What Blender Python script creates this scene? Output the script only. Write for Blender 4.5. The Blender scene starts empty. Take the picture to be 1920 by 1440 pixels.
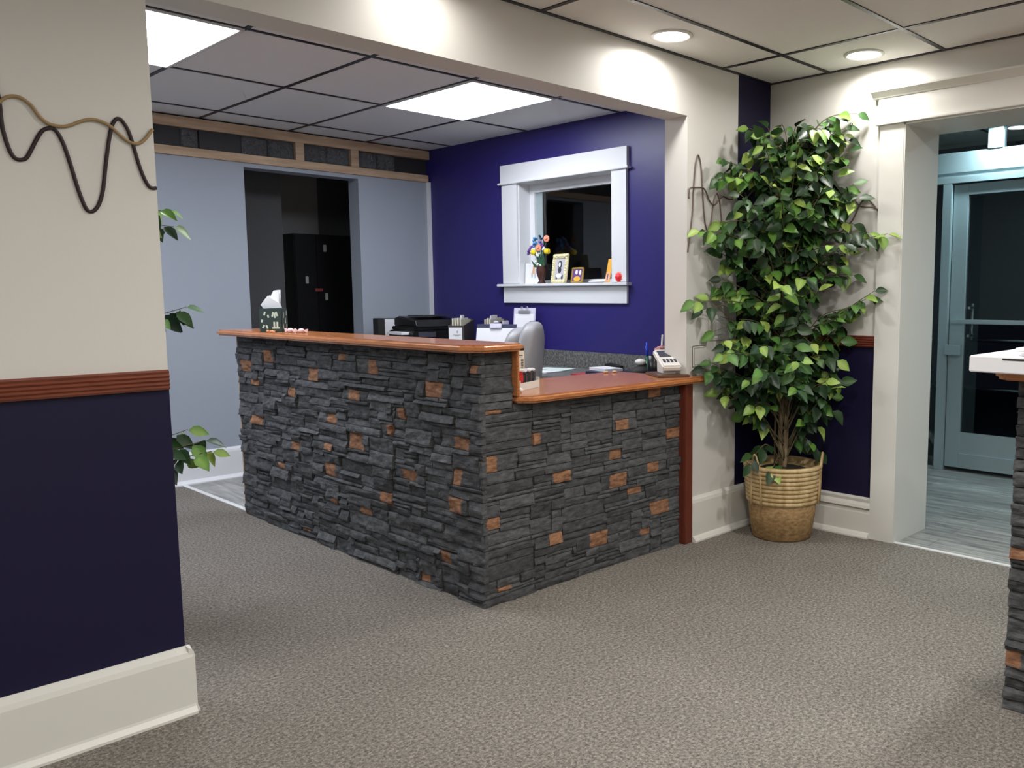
import bpy, bmesh, math, random
from mathutils import Vector, Matrix, noise
import numpy as np
random.seed(7)
S = bpy.context.scene
COL = S.collection
# ---------------------------------------------------------------- camera
F, YAW, PITCH, ROLL, PCX, PCY = 1605.85, 0.7453, 0.1094, -0.0025, 1185.79, 728.88
cd = bpy.data.cameras.new('camera'); cam = bpy.data.objects.new('camera', cd); COL.objects.link(cam)
fw = Vector((math.cos(YAW)*math.cos(PITCH), math.sin(YAW)*math.cos(PITCH), -math.sin(PITCH)))
rt = fw.cross(Vector((0, 0, 1))).normalized(); up = rt.cross(fw)
r2 = rt*math.cos(ROLL)+up*math.sin(ROLL); u2 = -rt*math.sin(ROLL)+up*math.cos(ROLL)
cam.matrix_world = Matrix(((r2.x, u2.x, -fw.x, 0), (r2.y, u2.y, -fw.y, 0), (r2.z, u2.z, -fw.z, 1.29), (0, 0, 0, 1)))
cd.sensor_fit = 'HORIZONTAL'; cd.sensor_width = 36; cd.lens = F/1920*36
cd.shift_x = (960-PCX)/1920; cd.shift_y = (PCY-720)/1920
cd.clip_start = .05; cd.clip_end = 60
S.camera = cam
# ---------------------------------------------------------------- world (night), exposure
w = bpy.data.worlds.new('night'); S.world = w; w.use_nodes = True
w.node_tree.nodes['Background'].inputs[0].default_value = (.10, .13, .2, 1)
w.node_tree.nodes['Background'].inputs[1].default_value = .02
S.view_settings.view_transform = 'Standard'; S.view_settings.look = 'None'
S.view_settings.gamma = 1; S.view_settings.use_curve_mapping = False
S.view_settings.exposure = 0.0
WARM = (1.0, .972, .935); COOL = (.86, .90, 1.0); CYAN = (.66, .92, 1.0)
DOWN_W = 5.6; ROOM_W = 21.0; PANEL_E = 21.0; VEST_W = 15.0

def light(name, loc, energy, color, size, shape='DISK', rot=(0, 0, 0), sy=None, spread=180):
    l = bpy.data.lights.new(name, 'AREA'); l.shape = shape; l.size = size
    if sy: l.size_y = sy
    l.energy = energy; l.color = color; l.spread = math.radians(spread)
    o = bpy.data.objects.new(name, l); o.location = loc; o.rotation_euler = rot; COL.objects.link(o); return o

# ---------------------------------------------------------------- materials
def mat(name, col=(.5, .5, .5), rough=.6, metal=0, spec=None, emis=None, es=0, trans=0, coat=0, ior=1.45):
    m = bpy.data.materials.new(name); m.use_nodes = True
    b = m.node_tree.nodes['Principled BSDF']
    b.inputs['Base Color'].default_value = (*col, 1); b.inputs['Roughness'].default_value = rough
    b.inputs['Metallic'].default_value = metal; b.inputs['IOR'].default_value = ior
    if spec is not None: b.inputs['Specular IOR Level'].default_value = spec
    if trans: b.inputs['Transmission Weight'].default_value = trans
    if coat: b.inputs['Coat Weight'].default_value = coat; b.inputs['Coat Roughness'].default_value = .06
    if emis: b.inputs['Emission Color'].default_value = (*emis, 1); b.inputs['Emission Strength'].default_value = es
    return m
def nodes(m): return m.node_tree.nodes, m.node_tree.links, m.node_tree.nodes['Principled BSDF']
def bump(m, scale=50, strength=.2, dist=.002, stretch=None, detail=4):
    n, l, b = nodes(m); tc = n.new('ShaderNodeTexCoord'); mp = n.new('ShaderNodeMapping'); t = n.new('ShaderNodeTexNoise')
    if stretch: mp.inputs['Scale'].default_value = stretch
    t.inputs['Scale'].default_value = scale; t.inputs['Detail'].default_value = detail
    bp = n.new('ShaderNodeBump'); bp.inputs['Strength'].default_value = strength; bp.inputs['Distance'].default_value = dist
    l.new(tc.outputs['Object'], mp.inputs[0]); l.new(mp.outputs[0], t.inputs[0]); l.new(t.outputs[0], bp.inputs['Height']); l.new(bp.outputs[0], b.inputs['Normal'])
    return m
def ramp_noise(m, stops, scale, stretch=(1, 1, 1), detail=4, rough=.5, kind='noise', rot=(0, 0, 0)):
    n, l, b = nodes(m); tc = n.new('ShaderNodeTexCoord'); mp = n.new('ShaderNodeMapping'); mp.inputs['Scale'].default_value = stretch; mp.inputs['Rotation'].default_value = rot
    t = n.new('ShaderNodeTexNoise'); t.inputs['Scale'].default_value = scale; t.inputs['Detail'].default_value = detail; t.inputs['Roughness'].default_value = rough
    cr = n.new('ShaderNodeValToRGB'); e = cr.color_ramp.elements
    while len(e) < len(stops): e.new(.5)
    for q, (p, c) in zip(e, stops): q.position = p; q.color = (*c, 1)
    l.new(tc.outputs['Object'], mp.inputs[0]); l.new(mp.outputs[0], t.inputs[0]); l.new(t.outputs[0], cr.inputs[0]); l.new(cr.outputs[0], b.inputs['Base Color'])
    return m, cr, t
M = {}
M['beige'] = bump(mat('beige wall paint', (.70, .685, .645), .55), 120, .08, .002)
M['white'] = mat('white trim paint', (.74, .73, .68), .35)
M['navy'] = mat('navy wall paint', (.010, .008, .036), .45, spec=.3)
M['blue'] = bump(mat('royal blue wall paint', (.024, .018, .145), .38), 14, .25, .004)
M['grey'] = bump(mat('blue grey wall paint', (.335, .37, .425), .6), 120, .08, .002)
M['tile'] = bump(mat('ceiling tile', (.80, .785, .76), .9), 260, .5, .003)
M['tile_far'] = bump(mat('ceiling tile cool', (.78, .78, .78), .9), 260, .5, .003)
M['grid'] = mat('dark ceiling grid', (.018, .016, .02), .4)
M['pine'] = ramp_noise(mat('raw pine', (.5, .34, .2), .6), [(.3, (.40, .27, .17)), (.7, (.62, .45, .30))], 3, (1, 12, 12), 5)[0]
M['glass'] = mat('window glass', (.9, .95, .95), .01, trans=1, ior=1.45)
M['block'] = bump(mat('glass block', (.35, .37, .40), .04, trans=.7), 17, 1, .12)
M['dark'] = mat('dark panel', (.03, .028, .03), .6)
M['alu'] = mat('anodised aluminium', (.42, .50, .52), .38, metal=.35)
M['steel'] = mat('brushed steel', (.6, .6, .6), .3, metal=1)
M['black'] = mat('black plastic', (.010, .010, .011), .32)
M['blackm'] = mat('matt black', (.02, .02, .02), .7)
M['paper'] = mat('white paper', (.80, .80, .82), .6)
M['cream'] = mat('cream card', (.70, .66, .55), .5)
M['ink'] = mat('dark ink', (.05, .05, .07), .6)
M['red'] = mat('red plastic', (.5, .02, .025), .35)
M['lamp'] = mat('lamp diffuser', (.9, .9, .9), .5, emis=(.88, .92, 1.0), es=PANEL_E)
M['lampw'] = mat('downlight lens', (.9, .9, .9), .5, emis=(1, .93, .84), es=12)
M['lampv'] = mat('entry lamp lens', (.9, .9, .9), .5, emis=(.8, .95, 1.0), es=12)
M['wtrim'] = mat('white lamp ring', (.8, .8, .78), .4)
# red-brown varnished wood
def wood(name, c1, c2, stretch, rough=.24, coat=.35):
    m = mat(name, c1, rough, coat=coat)
    ramp_noise(m, [(.3, c1), (.52, c2), (.75, c1)], 5, stretch, 6, .6); return m
M['woody'] = wood('varnished oak along y', (.30, .095, .033), (.52, .20, .07), (14, 1.1, 14))
M['woodx'] = wood('varnished oak along x', (.30, .095, .033), (.52, .20, .07), (1.1, 14, 14))
M['mahog'] = wood('red brown stained rail', (.13, .032, .017), (.20, .055, .028), (1.1, 14, 14), .35, .2)
M['mahogz'] = wood('red brown stained post', (.12, .022, .012), (.15, .034, .018), (14, 14, 1.1), .4, .1)
# carpet
m = mat('loop pile carpet', (.13, .115, .10), .95, spec=.1)
n, l, b = nodes(m)
tc = n.new('ShaderNodeTexCoord')
t1 = n.new('ShaderNodeTexNoise'); t1.inputs['Scale'].default_value = 85; t1.inputs['Detail'].default_value = 8; t1.inputs['Roughness'].default_value = .9
t2 = n.new('ShaderNodeTexNoise'); t2.inputs['Scale'].default_value = 2.2; t2.inputs['Detail'].default_value = 3
c1 = n.new('ShaderNodeValToRGB'); e = c1.color_ramp.elements
e[0].position = .40; e[0].color = (.075, .067, .058, 1); e[1].position = .62; e[1].color = (.47, .43, .37, 1)
k = e.new(.5); k.color = (.215, .195, .172, 1)
mx = n.new('ShaderNodeMixRGB'); mx.blend_type = 'MULTIPLY'; mx.inputs[0].default_value = .25
l.new(tc.outputs['Object'], t1.inputs[0]); l.new(tc.outputs['Object'], t2.inputs[0]); l.new(t1.outputs[0], c1.inputs[0])
l.new(c1.outputs[0], mx.inputs[1]); l.new(t2.outputs[0], mx.inputs[2]); l.new(mx.outputs[0], b.inputs['Base Color'])
bp = n.new('ShaderNodeBump'); bp.inputs['Strength'].default_value = .25; bp.inputs['Distance'].default_value = .003
l.new(t1.outputs[0], bp.inputs['Height']); l.new(bp.outputs[0], b.inputs['Normal'])
M['carpet'] = m
# grey vinyl planks (run along y)
m = mat('grey vinyl planks', (.4, .4, .4), .32)
n, l, b = nodes(m)
tc = n.new('ShaderNodeTexCoord'); mp = n.new('ShaderNodeMapping'); mp.inputs['Rotation'].default_value = (0, 0, math.pi/2)
br = n.new('ShaderNodeTexBrick'); br.inputs['Scale'].default_value = 1; br.inputs['Brick Width'].default_value = 1.2; br.inputs['Row Height'].default_value = .15
br.inputs['Mortar Size'].default_value = .0012; br.inputs['Color1'].default_value = (.42, .42, .41, 1); br.inputs['Color2'].default_value = (.28, .28, .275, 1); br.inputs['Mortar'].default_value = (.12, .12, .12, 1)
t1 = n.new('ShaderNodeTexNoise'); t1.inputs['Scale'].default_value = 3.5; t1.inputs['Detail'].default_value = 6; t1.inputs['Roughness'].default_value = .65
mp2 = n.new('ShaderNodeMapping'); mp2.inputs['Scale'].default_value = (9, 1, 1)
cr = n.new('ShaderNodeValToRGB'); cr.color_ramp.elements[0].position = .3; cr.color_ramp.elements[0].color = (.35, .35, .35, 1); cr.color_ramp.elements[1].position = .68; cr.color_ramp.elements[1].color = (1.3, 1.28, 1.22, 1)
mx = n.new('ShaderNodeMixRGB'); mx.blend_type = 'MULTIPLY'; mx.inputs[0].default_value = .9
l.new(tc.outputs['Object'], mp.inputs[0]); l.new(mp.outputs[0], br.inputs[0]); l.new(tc.outputs['Object'], mp2.inputs[0]); l.new(mp2.outputs[0], t1.inputs[0]); l.new(t1.outputs[0], cr.inputs[0])
l.new(br.outputs[0], mx.inputs[1]); l.new(cr.outputs[0], mx.inputs[2]); l.new(mx.outputs[0], b.inputs['Base Color'])
M['vinyl'] = m
# slate stone: rust stains and tone come from mesh attributes
def stone_mat():
    m = mat('dark slate ledger stone', (.06, .06, .062), .75, spec=.35)
    n, l, b = nodes(m)
    a = n.new('ShaderNodeAttribute'); a.attribute_name = 'rust'; a2 = n.new('ShaderNodeAttribute'); a2.attribute_name = 'tone'
    tc = n.new('ShaderNodeTexCoord')
    t = n.new('ShaderNodeTexNoise'); t.inputs['Scale'].default_value = 22; t.inputs['Detail'].default_value = 8; t.inputs['Roughness'].default_value = .65
    mp = n.new('ShaderNodeMapping'); mp.inputs['Scale'].default_value = (1, 1, 2.6)
    l.new(tc.outputs['Object'], mp.inputs[0]); l.new(mp.outputs[0], t.inputs[0])
    cr = n.new('ShaderNodeValToRGB'); e = cr.color_ramp.elements
    e[0].position = .3; e[0].color = (.032, .033, .035, 1); e[1].position = .70; e[1].color = (.125, .127, .131, 1)
    rr = n.new('ShaderNodeValToRGB'); e = rr.color_ramp.elements
    e[0].position = .3; e[0].color = (.12, .052, .030, 1); e[1].position = .7; e[1].color = (.44, .225, .12, 1)
    l.new(t.outputs[0], cr.inputs[0]); l.new(t.outputs[0], rr.inputs[0])
    mu = n.new('ShaderNodeMixRGB'); mu.blend_type = 'MULTIPLY'; mu.inputs[0].default_value = 1
    l.new(cr.outputs[0], mu.inputs[1]); l.new(a2.outputs['Color'], mu.inputs[2])
    # break the stain's edge up with noise
    ad = n.new('ShaderNodeMath'); ad.operation = 'MULTIPLY_ADD'; ad.inputs[1].default_value = 1.1; ad.inputs[2].default_value = -.55
    l.new(t.outputs[0], ad.inputs[0]); sm = n.new('ShaderNodeMath'); sm.operation = 'ADD'; l.new(a.outputs['Fac'], sm.inputs[0]); l.new(ad.outputs[0], sm.inputs[1])
    st = n.new('ShaderNodeMapRange'); st.inputs[1].default_value = .35; st.inputs[2].default_value = .75; l.new(sm.outputs[0], st.inputs[0])
    mx = n.new('ShaderNodeMixRGB'); l.new(st.outputs[0], mx.inputs[0]); l.new(mu.outputs[0], mx.inputs[1]); l.new(rr.outputs[0], mx.inputs[2])
    l.new(mx.outputs[0], b.inputs['Base Color'])
    bp = n.new('ShaderNodeBump'); bp.inputs['Strength'].default_value = .7; bp.inputs['Distance'].default_value = .006
    l.new(t.outputs[0], bp.inputs['Height']); l.new(bp.outputs[0], b.inputs['Normal'])
    return m
M['stone'] = stone_mat()
# leaves
def leaf_mat():
    m = mat('ficus leaf', (.05, .12, .03), .42)
    n, l, b = nodes(m); a = n.new('ShaderNodeAttribute'); a.attribute_name = 'leaf'
    cr = n.new('ShaderNodeValToRGB'); e = cr.color_ramp.elements
    e[0].position = 0; e[0].color = (.010, .028, .012, 1); e[1].position = 1; e[1].color = (.33, .46, .10, 1)
    for p, c in ((.45, (.026, .072, .018)), (.7, (.055, .145, .03)), (.86, (.13, .28, .045))): k = e.new(p); k.color = (*c, 1)
    l.new(a.outputs['Fac'], cr.inputs[0]); l.new(cr.outputs[0], b.inputs['Base Color'])
    return m
M['leaf'] = leaf_mat()
M['bark'] = ramp_noise(mat('ficus bark', (.2, .14, .08), .8), [(.35, (.12, .08, .045)), (.65, (.32, .24, .15))], 8, (3, 3, .6))[0]
M['twig'] = mat('green brown twig', (.10, .085, .04), .7)
M['straw'] = ramp_noise(mat('pale straw coil', (.5, .36, .18), .55), [(.3, (.40, .26, .11)), (.7, (.68, .52, .28))], 30, (1, 1, .4))[0]
M['jute'] = ramp_noise(mat('brown woven seagrass', (.3, .18, .07), .75), [(.3, (.20, .115, .045)), (.7, (.42, .27, .12))], 40, (1, 1, 2))[0]
M['soil'] = mat('dark filler moss', (.02, .016, .01), .9)
M['brownline'] = mat('dark brown line', (.022, .010, .013), .5)
M['goldline'] = mat('dull gold line', (.34, .235, .11), .45)
M['bronzeline'] = mat('bronze line', (.14, .10, .08), .5)
m = mat('grey speckled laminate', (.15, .15, .15), .5); ramp_noise(m, [(.4, (.05, .05, .048)), (.5, (.115, .113, .108)), (.63, (.26, .26, .25))], 60, detail=6, rough=.8); M['lam'] = m
M['chair'] = bump(mat('grey leather', (.33, .33, .35), .45), 60, .2, .003)

# ---------------------------------------------------------------- mesh builder
class MB:
    def __init__(s): s.bm = bmesh.new(); s.mi = 0; s.mats = []
    def use(s, m):
        if m not in s.mats: s.mats.append(m)
        s.mi = s.mats.index(m); return s
    def _f(s, vs, smooth=False):
        try: f = s.bm.faces.new(vs)
        except ValueError: return None
        f.material_index = s.mi; f.smooth = smooth; return f
    def box(s, x0, x1, y0, y1, z0, z1, T=None, bev=0):
        P = [Vector((x, y, z)) for x in (x0, x1) for y in (y0, y1) for z in (z0, z1)]
        if T is not None: P = [T @ p for p in P]
        v = [s.bm.verts.new(p) for p in P]
        fs = [s._f([v[i] for i in q]) for q in ((0, 1, 3, 2), (4, 6, 7, 5), (0, 4, 5, 1), (2, 3, 7, 6), (0, 2, 6, 4), (1, 5, 7, 3))]
        if bev:
            es = list({e for f in fs if f for e in f.edges})
            bmesh.ops.bevel(s.bm, geom=es, offset=bev, segments=2, affect='EDGES', clamp_overlap=True, material=s.mi)
        return s
    def prism(s, pts, axis, a, b, bev=0):
        """polygon pts (2D) extruded along axis from a to b"""
        def P(p, t):
            if axis == 'x': return (t, p[0], p[1])
            if axis == 'y': return (p[0], t, p[1])
            return (p[0], p[1], t)
        A = [s.bm.verts.new(P(p, a)) for p in pts]; B = [s.bm.verts.new(P(p, b)) for p in pts]; n = len(pts)
        fs = [s._f(A), s._f(B[::-1])] + [s._f((A[i], A[(i+1) % n], B[(i+1) % n], B[i])) for i in range(n)]
        if bev:
            es = list({e for f in (fs[0], fs[1]) for e in f.edges})
            bmesh.ops.bevel(s.bm, geom=es, offset=bev, segments=3, affect='EDGES', clamp_overlap=True, material=s.mi)
        return s
    def lathe(s, prof, c=(0, 0, 0), n=24, T=None, smooth=True):
        R = []
        for r, z in prof:
            ring = []
            for i in range(n):
                a = 2*math.pi*i/n; p = Vector((c[0]+r*math.cos(a), c[1]+r*math.sin(a), c[2]+z))
                ring.append(s.bm.verts.new(T @ p if T is not None else p))
            R.append(ring)
        for A, B in zip(R, R[1:]):
            for i in range(n): s._f((A[i], A[(i+1) % n], B[(i+1) % n], B[i]), smooth)
        s._f(R[0][::-1]); s._f(R[-1]); return s
    def cyl(s, r, z0, z1, c=(0, 0, 0), n=24, T=None): return s.lathe([(r, z0), (r, z1)], c, n, T)
    def tube(s, pts, rad, n=8, close=False):
        pts = [Vector(p) for p in pts]; R = []; N = len(pts)
        rads = rad if isinstance(rad, (list, tuple)) else [rad]*N
        prev = None
        for i, p in enumerate(pts):
            a = pts[i-1] if i or close else p; b_ = pts[(i+1) % N] if i < N-1 or close else p
            d = (b_-a).normalized()
            if prev is None:
                q = Vector((0, 0, 1)) if abs(d.z) < .9 else Vector((1, 0, 0)); prev = d.cross(q).normalized()
            prev = (prev-d*prev.dot(d)).normalized(); w_ = d.cross(prev)
            R.append([s.bm.verts.new(p+(prev*math.cos(t)+w_*math.sin(t))*rads[i]) for t in [2*math.pi*k/n for k in range(n)]])
        prs = list(zip(R, R[1:]))+([(R[-1], R[0])] if close else [])
        for A, B in prs:
            for k in range(n): s._f((A[k], A[(k+1) % n], B[(k+1) % n], B[k]), True)
        if not close: s._f(R[0][::-1]); s._f(R[-1])
        return s
    def ball(s, c, r, sc=(1, 1, 1), n=12):
        res = bmesh.ops.create_uvsphere(s.bm, u_segments=n, v_segments=max(6, n//2), radius=1)
        for v in res['verts']:
            v.co = Vector((c[0]+v.co.x*r*sc[0], c[1]+v.co.y*r*sc[1], c[2]+v.co.z*r*sc[2]))
        for f in {f for v in res['verts'] for f in v.link_faces}: f.material_index = s.mi; f.smooth = True
        return s
    def build(s, name, m=None, parent=None, loc=None):
        me = bpy.data.meshes.new(name)
        bmesh.ops.recalc_face_normals(s.bm, faces=s.bm.faces[:])
        s.bm.to_mesh(me); s.bm.free()
        if m is not None: me.materials.append(M[m])
        for k in s.mats: me.materials.append(M[k])
        o = bpy.data.objects.new(name, me); COL.objects.link(o)
        if parent: o.parent = parent
        if loc: o.location = loc
        return o
def tag(o, label=None, cat=None, group=None, kind=None):
    for k, v in (('label', label), ('category', cat), ('group', group), ('kind', kind)):
        if v: o[k] = v
    return o
def thing(name, label, cat, loc=(0, 0, 0), rz=0, group=None):
    o = bpy.data.objects.new(name, None); COL.objects.link(o); o.empty_display_size = .1
    o.location = loc; o.rotation_euler = (0, 0, rz); return tag(o, label, cat, group)
def struct(o): o['kind'] = 'structure'; return o
def sempty(name, loc=(0, 0, 0)):
    o = bpy.data.objects.new(name, None); COL.objects.link(o); o.location = loc; o['kind'] = 'structure'; return o
def copy_tree(o, parent=None):
    c = o.copy(); COL.objects.link(c); c.parent = parent
    for ch in list(o.children): copy_tree(ch, c)
    return c
def smooth_curve(pts, k=4):
    P = [Vector(p) for p in pts]; out = []
    for i in range(len(P)-1):
        a, b_, c, d = P[max(i-1, 0)], P[i], P[i+1], P[min(i+2, len(P)-1)]
        for j in range(k):
            t = j/k; out.append(.5*((2*b_)+(c-a)*t+(2*a-5*b_+4*c-d)*t*t+(3*b_-a-3*c+d)*t**3))
    out.append(P[-1]); return out
RUST_A = [(4.609, 4.731, 0.928, 0.991), (4.882, 5.015, 0.86, 0.929), (4.797, 4.898, 0.79, 0.826), (4.106, 4.219, 0.861, 0.926), (4.377, 4.45, 0.75, 0.796), (3.72, 3.819, 0.793, 0.831), (3.808, 3.889, 0.981, 1.008), (3.543, 3.63, 0.928, 0.987), (2.774, 2.83, 0.974, 1.011), (3.037, 3.157, 0.857, 0.92), (3.32, 3.377, 0.74, 0.791), (4.763, 4.91, 0.561, 0.622), (3.946, 4.039, 0.647, 0.701), (3.423, 3.471, 0.654, 0.709), (3.69, 3.83, 0.548, 0.625), (2.856, 2.964, 0.642, 0.698), (4.329, 4.442, 0.468, 0.515), (3.986, 4.065, 0.511, 0.551), (4.521, 4.606, 0.337, 0.377), (3.978, 4.095, 0.37, 0.436), (3.245, 3.359, 0.462, 0.517), (2.91, 2.98, 0.492, 0.559), (2.9, 3.001, 0.372, 0.436), (3.449, 3.56, 0.317, 0.371), (3.954, 4.041, 0.247, 0.28), (3.64, 3.732, 0.231, 0.273), (4.269, 4.365, 0.027, 0.059), (3.006, 3.079, 0.136, 0.181), (3.17, 3.248, 0.016, 0.049)]
RUST_B = [(2.08, 2.204, 0.796, 0.815), (2.095, 2.177, 0.556, 0.627), (2.086, 2.193, 0.322, 0.377), (2.37, 2.413, 0.652, 0.709), (2.486, 2.588, 0.456, 0.52), (2.887, 2.972, 0.652, 0.702), (2.847, 2.931, 0.505, 0.559), (2.843, 2.961, 0.368, 0.437), (2.964, 3.066, 0.328, 0.365), (3.111, 3.211, 0.78, 0.832), (3.255, 3.359, 0.561, 0.619), (3.111, 3.197, 0.407, 0.459), (3.132, 3.278, 0.185, 0.258), (3.065, 3.143, 0.101, 0.14), (2.71, 2.822, 0.121, 0.189), (2.454, 2.544, 0.191, 0.243), (2.157, 2.237, 0.051, 0.072)]
TIPS = [(4.06, 2.189, 2.202), (4.06, 2.288, 2.189), (4.06, 2.239, 2.076), (3.93, 2.445, 2.165), (3.851, 2.588, 2.152), (3.754, 2.638, 2.145), (3.611, 2.7, 1.974), (3.567, 2.7, 1.876), (4.06, 2.203, 1.851), (4.06, 2.171, 1.776), (3.425, 2.7, 1.609), (3.504, 2.7, 1.592), (4.06, 2.005, 1.59), (4.06, 2.106, 1.601), (3.398, 2.7, 1.256), (3.455, 2.7, 1.215), (4.06, 2.068, 1.307), (4.06, 2.111, 1.266), (3.467, 2.7, 0.915), (3.525, 2.693, 0.939), (3.564, 2.669, 0.785), (3.675, 2.7, 0.802), (3.987, 2.211, 0.839), (4.06, 2.297, 0.742), (3.978, 2.249, 0.683), (4.015, 2.349, 0.656), (3.771, 2.651, 0.653), (3.664, 2.52, 0.718), (3.921, 2.403, 0.503), (3.984, 2.326, 0.46), (3.68, 2.417, 0.393), (3.729, 2.393, 0.375), (3.972, 2.338, 0.59), (3.605, 2.508, 0.42), (4.06, 2.256, 2.137), (4.054, 2.329, 2.105), (4.06, 2.238, 2.015), (3.984, 2.285, 1.971), (4.015, 2.369, 2.119), (3.99, 2.256, 1.889), (4.029, 2.23, 1.824), (4.06, 2.39, 1.908), (4.046, 2.45, 2.078), (3.821, 2.7, 2.025), (3.703, 2.7, 1.957), (3.729, 2.7, 1.85), (3.634, 2.7, 1.909), (3.806, 2.623, 2.09), (4.012, 2.627, 2.123), (3.572, 2.7, 1.514), (3.642, 2.7, 1.434), (4.06, 2.224, 1.514), (3.995, 2.231, 1.43), (4.06, 2.19, 1.39), (4.06, 2.229, 1.155), (4.039, 2.246, 1.044), (3.972, 2.221, 0.951), (3.555, 2.7, 1.103), (3.513, 2.634, 1.052), (3.575, 2.7, 1.323), (3.545, 2.656, 0.885), (3.582, 2.581, 0.887), (4.06, 2.316, 0.87), (3.508, 2.7, 1.269), (4.06, 2.197, 1.649), (4.06, 2.291, 1.709), (4.036, 2.624, 2.202), (3.556, 2.484, 0.861), (4.024, 2.296, 0.875), (3.729, 2.412, 1.674), (3.856, 2.312, 2.005), (3.398, 2.53, 0.998), (3.81, 2.512, 2.045), (3.53, 2.391, 0.919), (3.837, 2.609, 1.424), (3.724, 2.7, 1.937), (4.06, 2.219, 1.218), (4.06, 2.263, 2.104), (3.664, 2.612, 1.612), (3.793, 2.511, 1.025), (4.06, 2.304, 2.1), (4.06, 2.357, 1.496), (3.93, 2.224, 1.161), (3.647, 2.668, 1.08), (4.06, 2.4, 1.982), (3.891, 2.156, 1.538), (3.769, 2.452, 0.818), (3.883, 2.536, 1.16), (3.681, 2.7, 1.62), (3.888, 2.214, 0.808), (3.968, 2.654, 1.494), (3.822, 2.258, 1.779), (3.843, 2.287, 1.664), (3.766, 2.31, 1.214), (4.034, 2.465, 1.684), (3.871, 2.295, 1.498), (3.99, 2.242, 1.762), (3.595, 2.685, 1.371), (3.968, 2.421, 1.834), (3.708, 2.317, 1.05), (3.801, 2.366, 1.685), (3.565, 2.435, 1.036), (3.64, 2.243, 0.985), (3.774, 2.42, 0.847), (3.805, 2.244, 1.916), (3.825, 2.325, 1.509), (3.538, 2.533, 1.166), (3.927, 2.423, 1.371), (3.885, 2.292, 1.31), (3.605, 2.7, 1.176), (4.029, 2.501, 1.575), (4.06, 2.515, 1.22), (3.866, 2.7, 1.532), (3.959, 2.678, 2.022), (3.671, 2.7, 1.91), (3.846, 2.424, 1.647), (4.06, 2.3, 1.85), (3.764, 2.648, 1.62), (4.06, 2.39, 2.028), (4.06, 2.471, 2.148), (3.732, 2.519, 1.419), (3.937, 2.327, 0.839), (3.899, 2.44, 1.042), (3.885, 2.456, 1.978), (3.906, 2.216, 0.85), (4.06, 2.333, 1.695), (3.875, 2.434, 2.021), (3.748, 2.347, 1.954), (3.927, 2.621, 1.669), (4.06, 2.261, 1.772), (3.891, 2.241, 0.844), (4.06, 2.246, 1.815), (3.529, 2.454, 1.584), (3.773, 2.566, 1.496), (3.964, 2.469, 2.016), (3.835, 2.271, 1.754), (4.06, 2.455, 2.177), (4.004, 2.392, 0.863), (3.501, 2.512, 1.779), (3.921, 2.453, 1.774), (3.758, 2.342, 1.281), (4.06, 2.436, 2.029), (3.86, 2.602, 1.44), (3.887, 2.524, 1.444), (4.042, 2.556, 1.133), (3.666, 2.393, 1.803), (4.011, 2.572, 0.922), (3.724, 2.478, 1.097), (3.872, 2.406, 1.192), (3.779, 2.529, 0.904), (3.737, 2.662, 0.985), (3.452, 2.562, 1.034), (3.869, 2.563, 1.21), (4.06, 2.336, 1.086), (3.867, 2.451, 1.514), (3.656, 2.644, 1.716), (3.645, 2.7, 1.046), (3.827, 2.29, 1.042), (3.799, 2.249, 2.098), (4.057, 2.47, 0.761), (3.596, 2.549, 1.011), (4.025, 2.45, 0.833), (4.06, 2.301, 1.774), (3.928, 2.615, 1.331), (3.594, 2.7, 1.313), (3.611, 2.7, 1.65), (3.749, 2.263, 1.374), (3.943, 2.591, 2.01), (3.619, 2.352, 1.341), (3.549, 2.664, 1.652), (3.926, 2.455, 1.97), (3.746, 2.39, 0.915), (4.005, 2.541, 1.829), (3.964, 2.564, 1.127), (3.714, 2.485, 1.839), (3.892, 2.369, 1.92), (4.06, 2.463, 2.078), (4.046, 2.541, 2.029), (3.847, 2.517, 0.95), (3.491, 2.613, 1.076), (3.615, 2.463, 2.064), (3.799, 2.7, 1.229), (3.698, 2.276, 0.84), (3.994, 2.503, 1.998), (3.752, 2.54, 1.846), (3.953, 2.669, 1.712)]
TIPS2 = [(1.375, 3.6, 0.66), (1.356, 3.627, 0.704), (1.311, 3.683, 0.747), (1.387, 3.829, 1.244), (1.36, 3.85, 1.189), (1.378, 3.904, 1.646), (1.379, 3.893, 1.579)]

# ================================================================ SETTING
XL, YB, YI, XP, XCN = .936, 2.758, 2.904, 3.395, 4.125      # wall left of the opening ends at XL, pillar starts at XP
ZC, ZB, ZF = 2.446, 2.171, 2.484
XB, YG = 4.207, 6.182                                       # blue wall, grey wall
XM, YM = -2.6, -2.6                                          # unseen walls behind the camera
VX0 = 4.488; VX1 = 6.15
# floors
struct(MB().box(XM, XCN, YM, YB, -.1, 0).build('floor', 'carpet'))
struct(MB().box(-.6, 2.145, YB, YG, -.1, 0).box(2.145, XCN, YB, 2.80, -.1, 0).build('floor', 'carpet'))
struct(MB().box(2.145, XB, 2.80, 7.5, -.1, 0).build('floor', 'vinyl'))
struct(MB().box(-.6, 2.145, YG, 7.5, -.1, 0).build('floor', 'vinyl'))
struct(MB().box(XCN, 6.6, -1.2, 3.3, -.1, 0).build('floor', 'vinyl'))
struct(MB().use('wtrim').box(2.13, 2.16, 5.05, 6.16, 0, .004).build('trim_1'))
struct(MB().use('wtrim').box(XCN-.012, XCN+.012, .40, 1.957, 0, .005).build('trim_2'))
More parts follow.
